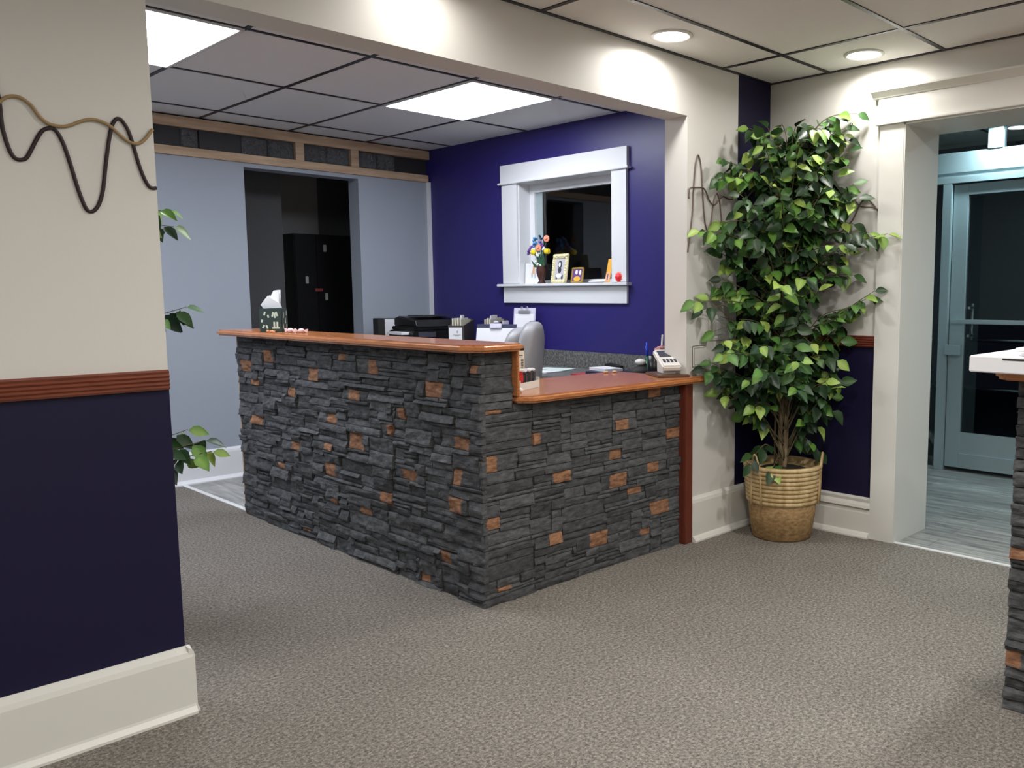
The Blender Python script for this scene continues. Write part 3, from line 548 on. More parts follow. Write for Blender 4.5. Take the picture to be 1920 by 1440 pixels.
# ================================================================ FICUS TREES
def ficus(label, x, y, trunk_top, tips, seed, group):
    rnd = random.Random(seed)
    t = thing('potted_ficus', label, 'potted plant', (x, y, 0), 0, group)
    O = Vector((x, y, 0))
    # basket
    b = MB(); b.use('jute').lathe([(.02, 0), (.150, 0), (.158, .01), (.172, .10), (.182, .195)], n=48)
    b.use('straw'); prof = [(.182, .190)]
    nr = 9
    for i in range(nr):
        z0 = .195+i*.0225; r0 = .183+.0022*i
        for q in range(6): a = math.pi*q/5; prof.append((r0+.0095*math.sin(a), z0+.0112*(1-math.cos(a))))
    zt = .195+nr*.0225; prof += [(.188, zt), (.180, zt-.03), (.02, zt-.04)]
    b.lathe(prof, n=48); b.build('basket', None, t)
    for sg in (-1, 1):
        a0 = 2.95 if sg < 0 else 5.15
        pts = []
        for k in range(13):
            f = k/12; aa = a0+(f-.5)*.38; zz = (.19 if k in (0, 12) else .385+.095*math.sin(math.pi*f)) if k in (0, 12) else .26+.20*math.sin(math.pi*f)**.6
            rr = .197+.012*math.sin(math.pi*f); pts.append((rr*math.cos(aa), rr*math.sin(aa), zz))
        MB().tube(smooth_curve(pts, 2), .0065, 6).build('handle', 'straw', t)
    MB().lathe([(.01, .345), (.176, .345), (.176, .355), (.08, .372), (.01, .378)], n=32).build('moss_fill', 'soil', t)
    # trunk: two twisted stems
    b = MB(); top = Vector((trunk_top[0], trunk_top[1], trunk_top[2]))-O
    axis = []
    for st in range(2):
        pts = []; rd = []
        for k in range(22):
            f = k/21; z = .33+(top.z-.33)*f; an = f*9+st*math.pi+seed
            off = .016*(1-f*.3)
            p = Vector((top.x*f, top.y*f, 0))+Vector((math.cos(an)*off, math.sin(an)*off, z)); pts.append(p); rd.append(.014*(1-.70*f))
        b.tube(pts, rd, 8); axis.append(pts)
    # slim bare cane
    b.tube([(.0, .05, .34), (.01, .055, .7), (-.01, .05, 1.1)], .007, 6)
    b.build('trunk', 'bark', t)
    tw = MB(); LV = []; LF = []; LC = []
    def leaf(p, d, nrm, ln, wd, c):
        s_ = d.cross(nrm).normalized(); nrm = s_.cross(d).normalized()
        curl = rnd.uniform(.05, .28)*ln; fold = rnd.uniform(.10, .32)*wd
        rows = ((.0, .0, 0), (.22, .40, .25), (.45, .50, .55), (.70, .34, .85), (1.0, 0, 1))
        i0 = len(LV); ids = []
        for f, w_, cu in rows:
            cpt = p+d*ln*f-nrm*curl*f*f
            if w_ == 0: LV.append(cpt); LC.append(c); ids.append([len(LV)-1])
            else:
                row = []
                for sg in (-1, 0, 1): LV.append(cpt+s_*wd*w_*sg+nrm*(fold*abs(sg)*w_*2)); LC.append(c+(.10 if sg == 0 else (.05 if sg > 0 else 0))*(c > .4)); row.append(len(LV)-1)
                ids.append(row)
        for A, B in zip(ids, ids[1:]):
            if len(A) == 1: LF.append((A[0], B[0], B[1])); LF.append((A[0], B[1], B[2]))
            elif len(B) == 1: LF.append((A[0], B[0], A[1])); LF.append((A[1], B[0], A[2]))
            else: LF.append((A[0], B[0], B[1], A[1])); LF.append((A[1], B[1], B[2], A[2]))
    for T in tips:
        tip = Vector(T)-O
        zs = max(.45, min(top.z, tip.z-rnd.uniform(.10, .42)))
        f = max(0, min(1, (zs-.33)/(top.z-.33))); ax = axis[rnd.randint(0, 1)]; st = ax[int(f*21)].copy()
        mid = (st+tip)/2+Vector((0, 0, rnd.uniform(.03, .12)))
        pts = smooth_curve([st, mid, tip-Vector((0, 0, 0))], 7)
        tw.tube(pts, [.0045*(1-.7*i/(len(pts)-1)) for i in range(len(pts))], 5)
        n = rnd.randint(10, 14); L = sum((a-c_).length for a, c_ in zip(pts, pts[1:]))
        yellow = rnd.random() < .14
        for k in range(n):
            dist = (k+.3)/n*min(.30, L*.8)
            # walk back from the tip
            acc = 0; p = pts[-1]; dr = (pts[-1]-pts[-2]).normalized()
            for a, c_ in zip(reversed(pts[:-1]), reversed(pts[1:])):
                sl = (a-c_).length
                if acc+sl >= dist: p = c_+(a-c_)*((dist-acc)/sl); dr = (c_-a).normalized(); break
                acc += sl
            side = Vector((-dr.y, dr.x, 0)); side = side.normalized() if side.length > .01 else Vector((1, 0, 0))
            sg = 1 if k % 2 else -1
            d = (dr*rnd.uniform(.2, .9)+side*sg*rnd.uniform(.5, 1.1)+Vector((0, 0, -rnd.uniform(.35, 1.2)))+Vector([rnd.uniform(-.25, .25) for _ in range(3)])).normalized()
            if k == 0: d = (dr+Vector((0, 0, -.5))).normalized()
            outw = Vector((-.55, -.60, .55))+Vector([rnd.uniform(-.5, .5) for _ in range(3)])
            nrm = (outw-d*outw.dot(d)).normalized()
            ln = rnd.uniform(.066, .098); q = rnd.random()
            c = rnd.uniform(.02, .5) if q < .66 else rnd.uniform(.5, .8)
            if k < 3 and rnd.random() < .36: c = rnd.uniform(.82, 1.0)
            if yellow and rnd.random() < .4: c = rnd.uniform(.8, .95)
            pp = p+d*.008
            tipw = pp+d*ln+O
            if x > 3 and (tipw.y > YB-.012 or tipw.x > XCN-.012 or pp.y+O.y > YB-.02 or pp.x+O.x > XCN-.02):
                if tipw.y > YB-.012: d.y = -abs(d.y)*.3
                if tipw.x > XCN-.012: d.x = -abs(d.x)*.3
                d.normalize(); nrm = (outw-d*outw.dot(d)).normalized()
            sy_ = max(.1, tipw.y/YB)
            if x > 3 and 3.50 < (tipw.x-.02)/sy_ < 3.75 and 1.00 < 1.29+(tipw.z-1.29)/sy_ < 1.26: continue
            if pp.z < .80 and Vector((pp.x*-.68+pp.y*.73, 0, 0)).length < .075 and k > 2: continue
            leaf(pp, d, nrm, ln, ln*rnd.uniform(.56, .68), c)
    tw.build('branches', 'twig', t)
    me = bpy.data.meshes.new('leaves'); 
    if x > 3:
        for v in LV: v.x = min(v.x, XCN-.006-x); v.y = min(v.y, YB-.006-y)
    else:
        for v in LV: v.y = max(v.y, YI+.01-y)
    me.from_pydata([tuple(v) for v in LV], [], LF); a = me.attributes.new('leaf', 'FLOAT', 'POINT'); a.data.foreach_set('value', LC)
    for p in me.polygons: p.use_smooth = True
    me.materials.append(M['leaf']); o = bpy.data.objects.new('leaves', me); COL.objects.link(o); o.parent = t
    return t
ficus('artificial ficus tree in a two tone woven basket in the room corner', 3.86, 2.47, (3.87, 2.47, 1.95), TIPS, 4, None)
rr_ = random.Random(9)
T2 = TIPS2+[(.80+rr_.uniform(-.25, .20), 3.80+rr_.uniform(-.3, .4), rr_.uniform(.6, 1.95)) for _ in range(40)]
ficus('second artificial ficus, mostly hidden behind the wall at left, leaves poking out', .92, 3.75, (.93, 3.75, 1.9), T2, 8, None)

# ================================================================ WALL LINES AND PLATES
BR=[(0.45, 1.60), (0.50, 1.72), (0.54, 1.86), (0.56, 1.893), (0.565, 1.837), (0.57, 1.781), (0.571, 1.734), (0.577, 1.695), (0.585, 1.665), (0.595, 1.65), (0.607, 1.648), (0.619, 1.654), (0.632, 1.678), (0.646, 1.707), (0.66, 1.73), (0.676, 1.739), (0.688, 1.737), (0.699, 1.721), (0.71, 1.69), (0.722, 1.638), (0.734, 1.582), (0.745, 1.543), (0.753, 1.527), (0.763, 1.524), (0.773, 1.531), (0.784, 1.55), (0.795, 1.587), (0.805, 1.651), (0.816, 1.714), (0.827, 1.763), (0.838, 1.784), (0.847, 1.788), (0.855, 1.783), (0.868, 1.761), (0.879, 1.722), (0.89, 1.671), (0.902, 1.631), (0.914, 1.607), (0.925, 1.602), (0.934, 1.604)]
GO=[(0.44, 1.70), (0.50, 1.72), (0.546, 1.764), (0.558, 1.778), (0.57, 1.791), (0.583, 1.803), (0.597, 1.809), (0.612, 1.809), (0.626, 1.802), (0.64, 1.789), (0.653, 1.768), (0.668, 1.753), (0.685, 1.747), (0.707, 1.747), (0.726, 1.753), (0.749, 1.766), (0.769, 1.774), (0.788, 1.776), (0.808, 1.771), (0.824, 1.763), (0.84, 1.748), (0.856, 1.734), (0.872, 1.725), (0.886, 1.724), (0.9, 1.729), (0.915, 1.745), (0.932, 1.770)]
tag(MB().tube(smooth_curve([(x, YB-.0035, z) for x, z in BR], 3), .0052, 8).build('wall_line', 'brownline'), 'thick dark brown wavy line running along the beige left wall', 'wall art')
tag(MB().tube(smooth_curve([(x, YB-.0075, z) for x, z in GO], 3), .0045, 8).build('wall_line', 'goldline'), 'dull gold wavy line crossing the dark one on the left wall', 'wall art')
PA=[(3.379, 1.502), (3.406, 1.55), (3.432, 1.687), (3.444, 1.84), (3.457, 1.942), (3.477, 1.99), (3.499, 1.946), (3.511, 1.846), (3.522, 1.744), (3.534, 1.668), (3.559, 1.617), (3.587, 1.667), (3.601, 1.733), (3.614, 1.786), (3.636, 1.813), (3.658, 1.78), (3.67, 1.72), (3.683, 1.633), (3.699, 1.558), (3.745, 1.529), (3.789, 1.62), (3.864, 1.769), (3.959, 1.85), (4.06, 1.88), (4.117, 1.87)]
PA2=[(2.678, 1.857), (2.588, 1.776), (2.5, 1.661), (2.404, 1.602), (2.303, 1.615), (2.274, 1.644), (2.24, 1.668), (2.217, 1.706), (2.198, 1.749), (2.175, 1.773), (2.151, 1.774), (2.127, 1.756), (2.098, 1.72), (2.085, 1.698), (2.08, 1.655)]
QA=[(3.397, 1.767), (3.40, 1.806), (3.412, 1.821), (3.451, 1.826), (3.514, 1.829), (3.542, 1.806), (3.564, 1.773), (3.593, 1.752), (3.622, 1.758), (3.651, 1.784), (3.688, 1.8), (3.733, 1.791), (3.786, 1.799), (3.863, 1.846), (3.958, 1.868), (4.057, 1.876), (4.117, 1.873)]
QA2=[(2.678, 1.876), (2.59, 1.868), (2.514, 1.807), (2.462, 1.83), (2.4, 1.834), (2.383, 1.78), (2.371, 1.716), (2.345, 1.67), (2.325, 1.696), (2.311, 1.739), (2.303, 1.791), (2.279, 1.816), (2.249, 1.813), (2.229, 1.794), (2.214, 1.767), (2.193, 1.744), (2.16, 1.737), (2.112, 1.73), (2.084, 1.715)]
for i, (A, B, lb) in enumerate(((PA, PA2, 'tall peaked bronze line behind the ficus tree, wrapping the corner'), (QA, QA2, 'flatter bronze line behind the ficus tree, crossing the peaked one'))):
    d_ = .004+.005*i
    pts = [(max(x, 3.398), YB-d_, z) for x, z in A]+[(XCN-d_, min(y, 2.745), z) for y, z in B]
    tag(MB().tube(smooth_curve(pts, 3), .0038, 6).build('wall_line', 'bronzeline'), lb, 'wall art')
sw = thing('light_switch', 'pale switch plate on the wall left of the ficus tree', 'light switch', (3.638, YB, 1.13))
MB().box(-.062, .062, -.010, 0, -.082, .082, bev=.004).build('plate', 'white', sw)
MB().box(-.034, .034, -.016, -.009, -.054, .054, bev=.003).build('rocker', 'wtrim', sw)
MB().box(-.008, .008, -.019, -.013, -.035, -.018, bev=.002).build('toggle', 'white', sw)
sw = thing('blank_plate', 'square blank cover plate painted like the wall above the low ledge', 'cover plate', (3.495, YB, .972))
MB().box(-.055, .055, -.006, 0, -.055, .055, bev=.003).build('plate', 'white', sw)
MB().box(-.044, .044, -.009, -.005, -.044, .044, bev=.002).build('panel', 'beige', sw)

# ================================================================ THINGS ON THE TALL LEDGE
ZT = 1.0945
tb = thing('tissue_box', 'dark green patterned tissue box on the far end of the tall ledge', 'tissue box', (2.11, 4.60, ZT), .86)
m = mat('dark green print', (.03, .05, .045), .5)
M['tprint'] = m
MB().box(-.055, .055, -.058, .058, 0, .125, bev=.003).build('box', 'tprint', tb)
M['lightgreen'] = mat('pale leaf print', (.55, .62, .50), .6)
b = MB()
for (y_, z_, hh, tl) in ((.03, .1, .02, .3), (.012, .085, .016, -.2), (-.012, .095, .026, .25), (-.022, .09, .028, 0), (-.032, .097, .024, -.3), (-.018, .04, .03, 0), (-.034, .04, .03, 0), (.038, .03, .018, .5), (.02, .028, .02, -.4), (.045, .06, .015, .2)):
    T = Matrix.Translation((-.0555, y_, z_)) @ Matrix.Rotation(tl, 4, 'X'); b.box(-.0006, .0006, -.0045, .0045, -hh/2, hh/2, T)
b.box(-.0561, -.0549, -.046, -.006, .018, .026)
for (x_, z_, hh, tl) in ((-.02, .09, .03, .2), (.01, .06, .03, -.2), (.03, .1, .024, .1), (-.03, .03, .025, 0), (.03, .03, .02, .3)):
    T = Matrix.Translation((x_, -.0585, z_)) @ Matrix.Rotation(tl, 4, 'Y'); b.box(-.004, .004, -.0006, .0006, -hh/2, hh/2, T)
b.build('leaf_print', 'lightgreen', tb)
bm = bmesh.new(); R = []
prof = [(-.050, .0, .06), (-.044, .01, .085), (-.030, .03, .105), (-.016, .045, .095), (-.004, .032, .08), (.004, .05, .115), (.016, .05, .145), (.034, .04, .155), (.046, .02, .12), (.052, .0, .06)]
b = MB()
fr = [(-.046, .126), (-.060, .145), (-.040, .175), (-.018, .197), (-.008, .185), (-.004, .198), (.006, .222), (.040, .226), (.041, .19), (.036, .155), (.042, .13)]
def tis(off, amp):
    vs = []
    for (y_, z_) in fr: vs.append(b.bm.verts.new((off+amp*math.sin(y_*130)*((z_-.12)/.1), -y_, z_)))
    return vs
A_ = tis(-.012, .012); B_ = tis(.016, .010); C_ = [b.bm.verts.new((.002+.008*math.sin(y_*80), -y_*.75, .126+(z_-.126)*.84)) for y_, z_ in fr]
for L_ in ((A_, C_), (C_, B_)):
    for i in range(len(fr)-1): b._f((L_[0][i], L_[0][i+1], L_[1][i+1], L_[1][i]), True)
b._f(A_); b._f(B_)
b.build('tissue', 'paper', tb)
bm.free()
M['pinkw'] = mat('pink white wrapper', (.75, .55, .55), .3); M['orangew'] = mat('orange wrapper', (.75, .35, .15), .35)
def candy(x, y, z, rz, sc, mt, lb, cat='sweet', gp='wrapped sweets on the tall ledge'):
    t = thing('wrapped_sweet', lb, cat, (x, y, z), rz, gp)
    MB().ball((0, 0, .010*sc), .012*sc, (1.25, .85, .82)).build('sweet', mt, t)
    b = MB()
    for sg in (-1, 1): b.prism([(sg*.013*sc, .008*sc), (sg*.027*sc, .001*sc), (sg*.03*sc, .018*sc), (sg*.014*sc, .013*sc)], 'y', -.004*sc, .004*sc)
    b.build('wrapper_twist', mt, t)
candy(2.11, 4.41, ZT, 1.9, 1.25, 'pinkw', 'pink and white wrapped sweet beside the tissue box, nearer the box')
candy(2.13, 4.33, ZT, 2.3, 1.2, 'pinkw', 'pink and white wrapped sweet beside the tissue box, farther from the box')
candy(2.04, 4.52, ZT, 1.4, .75, 'orangew', 'small orange wrapped sweet in front of the tissue box, left one')
candy(2.045, 4.48, ZT, 1.8, .7, 'orangew', 'small orange wrapped sweet in front of the tissue box, right one')

# ================================================================ THINGS ON THE LOW LEDGE
ZL = .8725
t = thing('card_terminal', 'white card payment terminal on a brown board at the ledge end', 'card reader', (3.375, 2.87, ZL+.0135), -.55)
T = Matrix.Translation((0, 0, .075)) @ Matrix.Rotation(-.42, 4, 'X') if False else Matrix.Translation((0, 0, .066)) @ Matrix.Rotation(.42, 4, 'X') @ Matrix.Scale(1.18, 4)
M['wplastic'] = mat('white plastic', (.72, .70, .66), .3)
b = MB(); b.box(-.044, .044, -.080, .080, -.014, .014, T, bev=.008); bd = b.build('body', 'wplastic', t)
MB().box(-.034, .034, .005, .062, .0135, .0155, T).build('screen', 'ink', t)
b = MB()
for i in range(4): b.box(-.030+.017*i, -.019+.017*i, -.045, -.018, .0135, .017, T, bev=.001)
b.build('keys', 'ink', t)
MB().prism([(-.045, 0), (.06, 0), (.065, .085), (.045, .085), (.0, .025), (-.045, .02)], 'x', -.036, .036, bev=.004).build('stand', 'wplastic', t)
M['walnut'] = mat('dark brown board', (.12, .06, .035), .35)
tag(MB().box(-.085, .085, -.12, .11, 0, .013, Matrix.Rotation(-.55, 4, 'Z'), bev=.003).build('board', 'walnut', None, (3.375, 2.87, ZL)), 'flat dark brown board under the card terminal', 'board')
t = thing('card_holder', 'white angled tray with cards on the left end of the low ledge', 'card holder', (2.475, 2.945, ZL), .40)
b = MB(); b.prism([(-.03, 0), (.03, 0), (.03, .062), (.024, .062), (.024, .006), (-.024, .006), (-.024, .032), (-.03, .032)], 'x', -.092, .092)
b.box(-.096, -.09, -.03, .03, 0, .045).box(.09, .096, -.03, .03, 0, .045)
b.build('tray', 'wplastic', t)
M['darkred'] = mat('deep red case', (.42, .012, .015), .35); M['greycap'] = mat('charcoal case', (.06, .055, .06), .4)
for i, (x_, mt, lb) in enumerate(((-.048, 'darkred', 'red rounded stamp in the white tray'), (-.008, 'greycap', 'charcoal stamp in the white tray, beside the red one'), (.028, 'greycap', 'charcoal stamp in the white tray, middle of the dark ones'), (.058, 'greycap', 'charcoal stamp in the white tray, farthest from the red one'))):
    wd = .022 if i == 0 else .012
    o = thing('rubber_stamp', lb, 'stamp', (2.475+x_*1.25*math.cos(.4), 2.945+x_*1.25*math.sin(.4), ZL+.0065), .4, 'stamps in the white tray')
    MB().box(-wd, wd, -.019, .019, 0, .075-.006*(i > 0), bev=.006).build('case', mt, o)
    if i: MB().box(-wd*.9, wd*.9, -.017, .017, .0685, .080, bev=.003).build('cap', 'paper', o)
    else: MB().box(-wd*.8, wd*.8, -.0195, -.0185, .03, .06, bev=.001).build('label_panel', 'red', o)
t = thing('upright_card_box', 'slim cream upright box with dark clip and barcode beside the step', 'box', (2.675, 3.215, ZL), 0)
MB().box(-.024, .024, -.012, .012, 0, .150, bev=.002).build('box', 'cream', t)
MB().box(-.023, .023, -.014, .012, .150, .166, bev=.003).ball((.004, -.004, .168), .010, (1.2, .8, .8)).build('clip', 'black', t)
b = MB().box(-.015, .012, -.0127, -.012, .125, .129).box(-.015, .008, -.0127, -.012, .118, .120)
for i in range(7): b.box(.0, .016, -.0127, -.012, .068+i*.0062, .071+i*.0062+(.0014 if i % 2 else 0))
b.box(-.004, .012, -.0127, -.012, .045, .047)
b.build('printed_marks', 'ink', t)
tag(MB().ball((0, 0, .011), .011).build('small_ball', 'wplastic', None, (2.36, 2.83, ZL)), 'tiny white ball at the left corner of the low ledge', 'ball')
for i, (x_, y_) in enumerate(((3.33, 3.12), (3.375, 3.10))):
    M['tan'] = M.get('tan') or mat('tan pebble', (.6, .42, .25), .4)
    tag(MB().ball((0, 0, .006), .013, (1.3, .8, .45)).build('sweet', 'tan', None, (x_-.06, y_+.09, ZL)), ('small tan sweet on the back edge of the low ledge, left one', 'small tan sweet on the back edge of the low ledge, right one')[i], 'sweet', 'tan sweets on the low ledge')

# ================================================================ THINGS ON THE DESK
ZD = .7775
t = thing('pen_cup', 'black cup of pens and pink flower pens behind the card terminal', 'pen cup', (3.80, 3.33, ZD))
MB().lathe([(.002, 0), (.040, 0), (.044, .155), (.040, .155), (.036, .006), (.002, .006)], n=24).build('cup', 'black', t)
M['bluep'] = mat('blue marker', (.01, .05, .55), .3); M['greenp'] = mat('green marker', (.03, .35, .10), .3); M['pinkf'] = mat('dusty pink petals', (.55, .26, .26), .6)
def pen(dx, dy, mt, h, lb, cap=None, top=None):
    o = thing('pen', lb, 'pen', (3.80+dx, 3.33+dy, ZD+.007), 0, 'pens in the black cup')
    MB().tube([(0, 0, 0), (dx*.6, dy*.6, h)], .006, 8).build('barrel', mt, o)
    if cap: MB().tube([(dx*.42, dy*.42, h*.72), (dx*.62, dy*.62, h+.004)], .0075, 8).build('cap', cap, o)
    if top:
        b = MB()
        for k in range(6): a = k*math.pi/3; b.ball((dx*.6+.014*math.cos(a), dy*.6+.014*math.sin(a), h+.004), .013, (1, 1, .8), 8)
        b.ball((dx*.6, dy*.6, h+.012), .012, n=8); b.build('flower', top, o)
pen(-.024, .018, 'greenp', .20, 'green marker with blue cap standing in the black cup', 'bluep')
pen(-.016, .024, 'bluep', .225, 'blue marker standing tallest in the black cup')
pen(0, -.02, 'greenp', .18, 'pen topped with a dusty pink flower, left of the pink pair', None, 'pinkf')
pen(.012, -.028, 'blackm', .19, 'pen topped with a dusty pink flower, right of the pink pair', None, 'pinkf')
pen(.028, -.016, 'wplastic', .27, 'pale thin pen leaning right in the black cup')
def sheets(name, lb, x, y, rz, w_, h_, th, mt, z=ZD, cat='paper'):
    return tag(MB().box(-w_/2, w_/2, -h_/2, h_/2, 0, th, bev=min(.001, th/3)).build(name, mt, None, (x, y, z)), lb, cat)
M['navyb'] = mat('navy book cover', (.02, .025, .07), .5); M['palegreen'] = mat('pale green paper', (.62, .75, .70), .6)
o = sheets('book', 'navy book lying on the desk under the white notepad', 3.88, 3.74, -.1, .22, .30, .03, 'navyb', cat='book'); o.rotation_euler.z = -.1
o = sheets('notepad', 'white notepad lying on the navy book', 3.90, 3.83, -.25, .13, .20, .018, 'paper', ZD+.0305, 'notepad'); o.rotation_euler.z = -.25
o = sheets('paper_stack', 'pale green papers on the desk behind the office chair', 3.95, 4.38, .3, .20, .24, .006, 'palegreen'); o.rotation_euler.z = .3
o = sheets('paper_stack', 'white papers on the desk front beside the office chair', 3.80, 4.33, .1, .16, .22, .006, 'paper'); o.rotation_euler.z = .1
t = thing('tape_dispenser', 'black tape dispenser with clear tape on the desk', 'tape dispenser', (4.09, 3.62, ZD), 1.4)
MB().prism([(-.10, 0), (.09, 0), (.09, .045), (.05, .055), (.01, .035), (-.06, .035), (-.10, .045)], 'y', -.025, .025, bev=.004).build('base', 'black', t)
MB().lathe([(.012, -.01), (.032, -.01), (.032, .01), (.012, .01)], T=Matrix.Translation((.05, 0, .055)) @ Matrix.Rotation(math.pi/2, 4, 'X')).build('tape_roll', 'wplastic', t)
t = thing('stapler', 'black stapler lying on the desk left of the tape dispenser', 'stapler', (4.13, 3.98, ZD), 1.5)
MB().box(-.08, .08, -.018, .018, 0, .014, bev=.003).build('base', 'black', t)
MB().prism([(-.08, .018), (.08, .030), (.08, .048), (.03, .056), (-.08, .042)], 'y', -.016, .016, bev=.004).build('arm', 'black', t)
t = thing('pouch', 'lumpy black pouch on the desk behind the card terminal', 'pouch', (3.87, 3.48, ZD), .2)
b = MB(); b.ball((0, 0, .045), .075, (1.1, 1.15, .62), 20)
for v in b.bm.verts: v.co += Vector((0, 0, 1))*noise.noise(v.co*18)*.018; v.co.z = max(v.co.z, 0)
b.build('pouch_body', 'blackm', t)
tag(MB().ball((0, 0, .022), .030, (1, 1.35, .7), 16).build('computer_mouse', 'wplastic', None, (3.85, 3.485, ZD+.083)), 'white computer mouse resting on the black pouch', 'computer mouse')
M['redp'] = mat('red cover', (.45, .05, .06), .4)
o = sheets('folder', 'red folder corner beside the white notepad', 3.84, 3.97, 0, .14, .10, .008, 'redp', cat='folder')

# printer
t = thing('printer', 'black multifunction printer on the desk corner by the grey wall', 'printer', (3.86, 5.74, ZD), -.05)
b = MB(); b.box(-.24, .22, -.19, .19, 0, .245, bev=.012).box(-.22, .20, -.17, .17, .245, .275, bev=.006); b.build('body', 'black', t)
b = MB(); b.prism([(-.17, .275), (.17, .275), (.17, .335), (.10, .352), (-.15, .325)], 'x', -.20, .18, bev=.008); b.build('scanner_lid', 'black', t)
b = MB(); b.prism([(-.14, .352), (.05, .352), (.05, .358), (-.14, .358)], 'x', -.15, .13); b.build('feeder_tray', 'blackm', t)
MB().box(-.19, .16, -.23, -.19, .06, .18, bev=.004).build('output_tray', 'blackm', t)
MB().box(-.30, -.22, -.12, .10, .215, .235, bev=.002).build('paper_sheet', 'paper', t)
MB().box(-.20, -.05, -.195, -.188, .195, .235, bev=.002).build('control_panel', 'ink', t)
t = thing('ring_binder', 'dark ring binder standing against the grey wall', 'binder', (3.585, 6.00, ZD), 0)
MB().box(-.03, .03, -.04, .04, 0, .335, bev=.004).build('cover', 'blackm', t)
t = thing('framed_notice', 'white notice with a dark shield emblem leaning behind the printer', 'picture', (3.735, 5.97, ZD), 0)
T = Matrix.Rotation(-.10, 4, 'X')
MB().box(-.115, .115, -.006, .006, 0, .335, T, bev=.002).build('board', 'blackm', t)
MB().box(-.108, .108, -.009, -.005, .006, .328, T).build('sheet', 'paper', t)
b = MB()
b.prism([(-.07, .235), (-.025, .235), (-.025, .19), (-.0475, .165), (-.07, .19)], 'y', -.0105, -.0085); b.bm.transform(T)
b.box(-.02, .07, -.0105, -.0085, .285, .291, T).box(-.07, .07, -.0105, -.0085, .10, .104, T)
b.build('shield_print', 'ink', t)
b = MB(); b.prism([(-.063, .222), (-.038, .212), (-.063, .196)], 'y', -.0115, -.0095); b.bm.transform(T); b.build('shield_mark', 'paper', t)
# file holders with folders
def holder(x, y, rz, lb, card, fl):
    t = thing('file_holder', lb, 'file holder', (x, y, ZD), rz, 'dark file holders beside the printer')
    b = MB(); b.prism([(-.12, 0), (.12, 0), (.12, .33), (-.12, .29)], 'y', -.06, -.055).prism([(-.12, 0), (.12, 0), (.12, .33), (-.12, .29)], 'y', .055, .06)
    b.box(-.12, .12, -.06, .06, 0, .004).box(-.124, -.12, -.06, .06, 0, .29).box(.12, .124, -.06, .06, 0, .33)
    b.build('case', M['holder'].name and 'holder', t)
    if card:
        c_ = MB().box(-.1265, -.1245, -.045, .055, .175, .275).build('label_card', 'paper', t)
        b = MB()
        for i, (z_, a_, c2_) in enumerate(((.165, -.01, -.006), (.15, -.034, .024), (.143, -.022, .012))): b.box(-.1272, -.1265, a_, c2_, z_+.07, z_+.07+(.018 if i == 0 else .003))
        b.build('card_writing', 'holder', c_)
    for i in range(fl):
        f_ = thing('manila_folder', '%s %s' % (('first', 'second', 'third', 'fourth')[i], ('cream folder in the labelled dark holder', 'cream folder in the plain dark holder')[not card]), 'folder', (x, y, ZD+.0045), rz, 'folders in the '+('labelled' if card else 'plain')+' holder')
        yy = -.030+i*.02
        MB().box(-.114, .114, yy-.004, yy+.004, 0, .330+.008*(i % 2)).build('cover', 'manila', f_)
        MB().box(-.10+.06*i, -.03+.06*i, yy-.003, yy+.003, .330+.008*(i % 2), .358).build('tab', 'paper' if i == 0 else 'manila', f_)
M['holder'] = mat('charcoal brown mesh', (.05, .043, .042), .5); M['manila'] = mat('manila card', (.68, .64, .52), .6)
holder(3.85, 5.29, .62, 'dark file holder with a white label card, next to the printer', True, 4)
holder(4.02, 5.13, .45, 'plain dark file holder behind the labelled one', False, 3)
# clipboards
def clip_parts(t, T, w_, h_, mt, sheet=True):
    MB().box(-.003, .003, -w_/2, w_/2, 0, h_, T, bev=.002).build('board', mt, t)
    if sheet: MB().box(-.0055, -.003, -w_/2+.012, w_/2-.012, .01, h_-.045, T).build('sheet', 'paper', t)
    b = MB(); b.box(-.014, -.003, -.05, .05, h_-.040, h_-.018, T, bev=.003)
    for sg in (-1, 1):
        pts = [T @ Vector((-.010, sg*.022+.010*math.cos(a), h_-.005+.014*math.sin(a))) for a in [k*math.pi/5 for k in range(10)]]; b.tube(pts, .0025, 6, True)
    b.build('clip', 'steel', t)
M['lilac'] = mat('pale lilac plastic', (.62, .60, .70), .4)
t = thing('clipboard', 'tallest clipboard with a steel clip and two loops below the window', 'clipboard', (4.06, 4.85, ZD), .32); T = Matrix.Rotation(.13, 4, 'Y')
clip_parts(t, T, .185, .42, 'lilac')
t = thing('document_tray', 'lilac desktop organiser holding the tall clipboard upright', 'tray', (4.06, 4.87, ZD), .32)
MB().box(-.05, -.042, -.11, .11, 0, .28, bev=.002).box(-.05, .03, -.12, -.11, 0, .325, bev=.003).box(-.05, .03, .11, .12, 0, .325, bev=.003).build('case', 'lilac', t)
MB().box(-.052, -.048, -.105, .105, .255, .275).build('front_strip', 'navyb', t)
t = thing('clipboard', 'broad clipboard with a blank white sheet left of the office chair', 'clipboard', (3.84, 4.90, ZD), .50); T = Matrix.Rotation(.22, 4, 'Y')
MB().box(-.003, .003, -.155, .155, 0, .31, T, bev=.002).build('board', 'navyb', t)
MB().box(-.006, -.003, -.15, .15, .0, .280, T).build('sheet', 'paper', t)
b = MB(); b.tube([T @ Vector((-.009, y_, z_)) for y_, z_ in ((-.04, .12), (-.04, .155), (.03, .155), (.03, .12))], .003, 6); b.build('wire_clip', 'greycap', t)
MB().box(-.022, -.004, -.045, .045, .275, .312, T, bev=.004).ball(T @ Vector((-.014, 0, .322)), .014, (1, 1.6, .8), 8).build('clip', 'lilac', t)

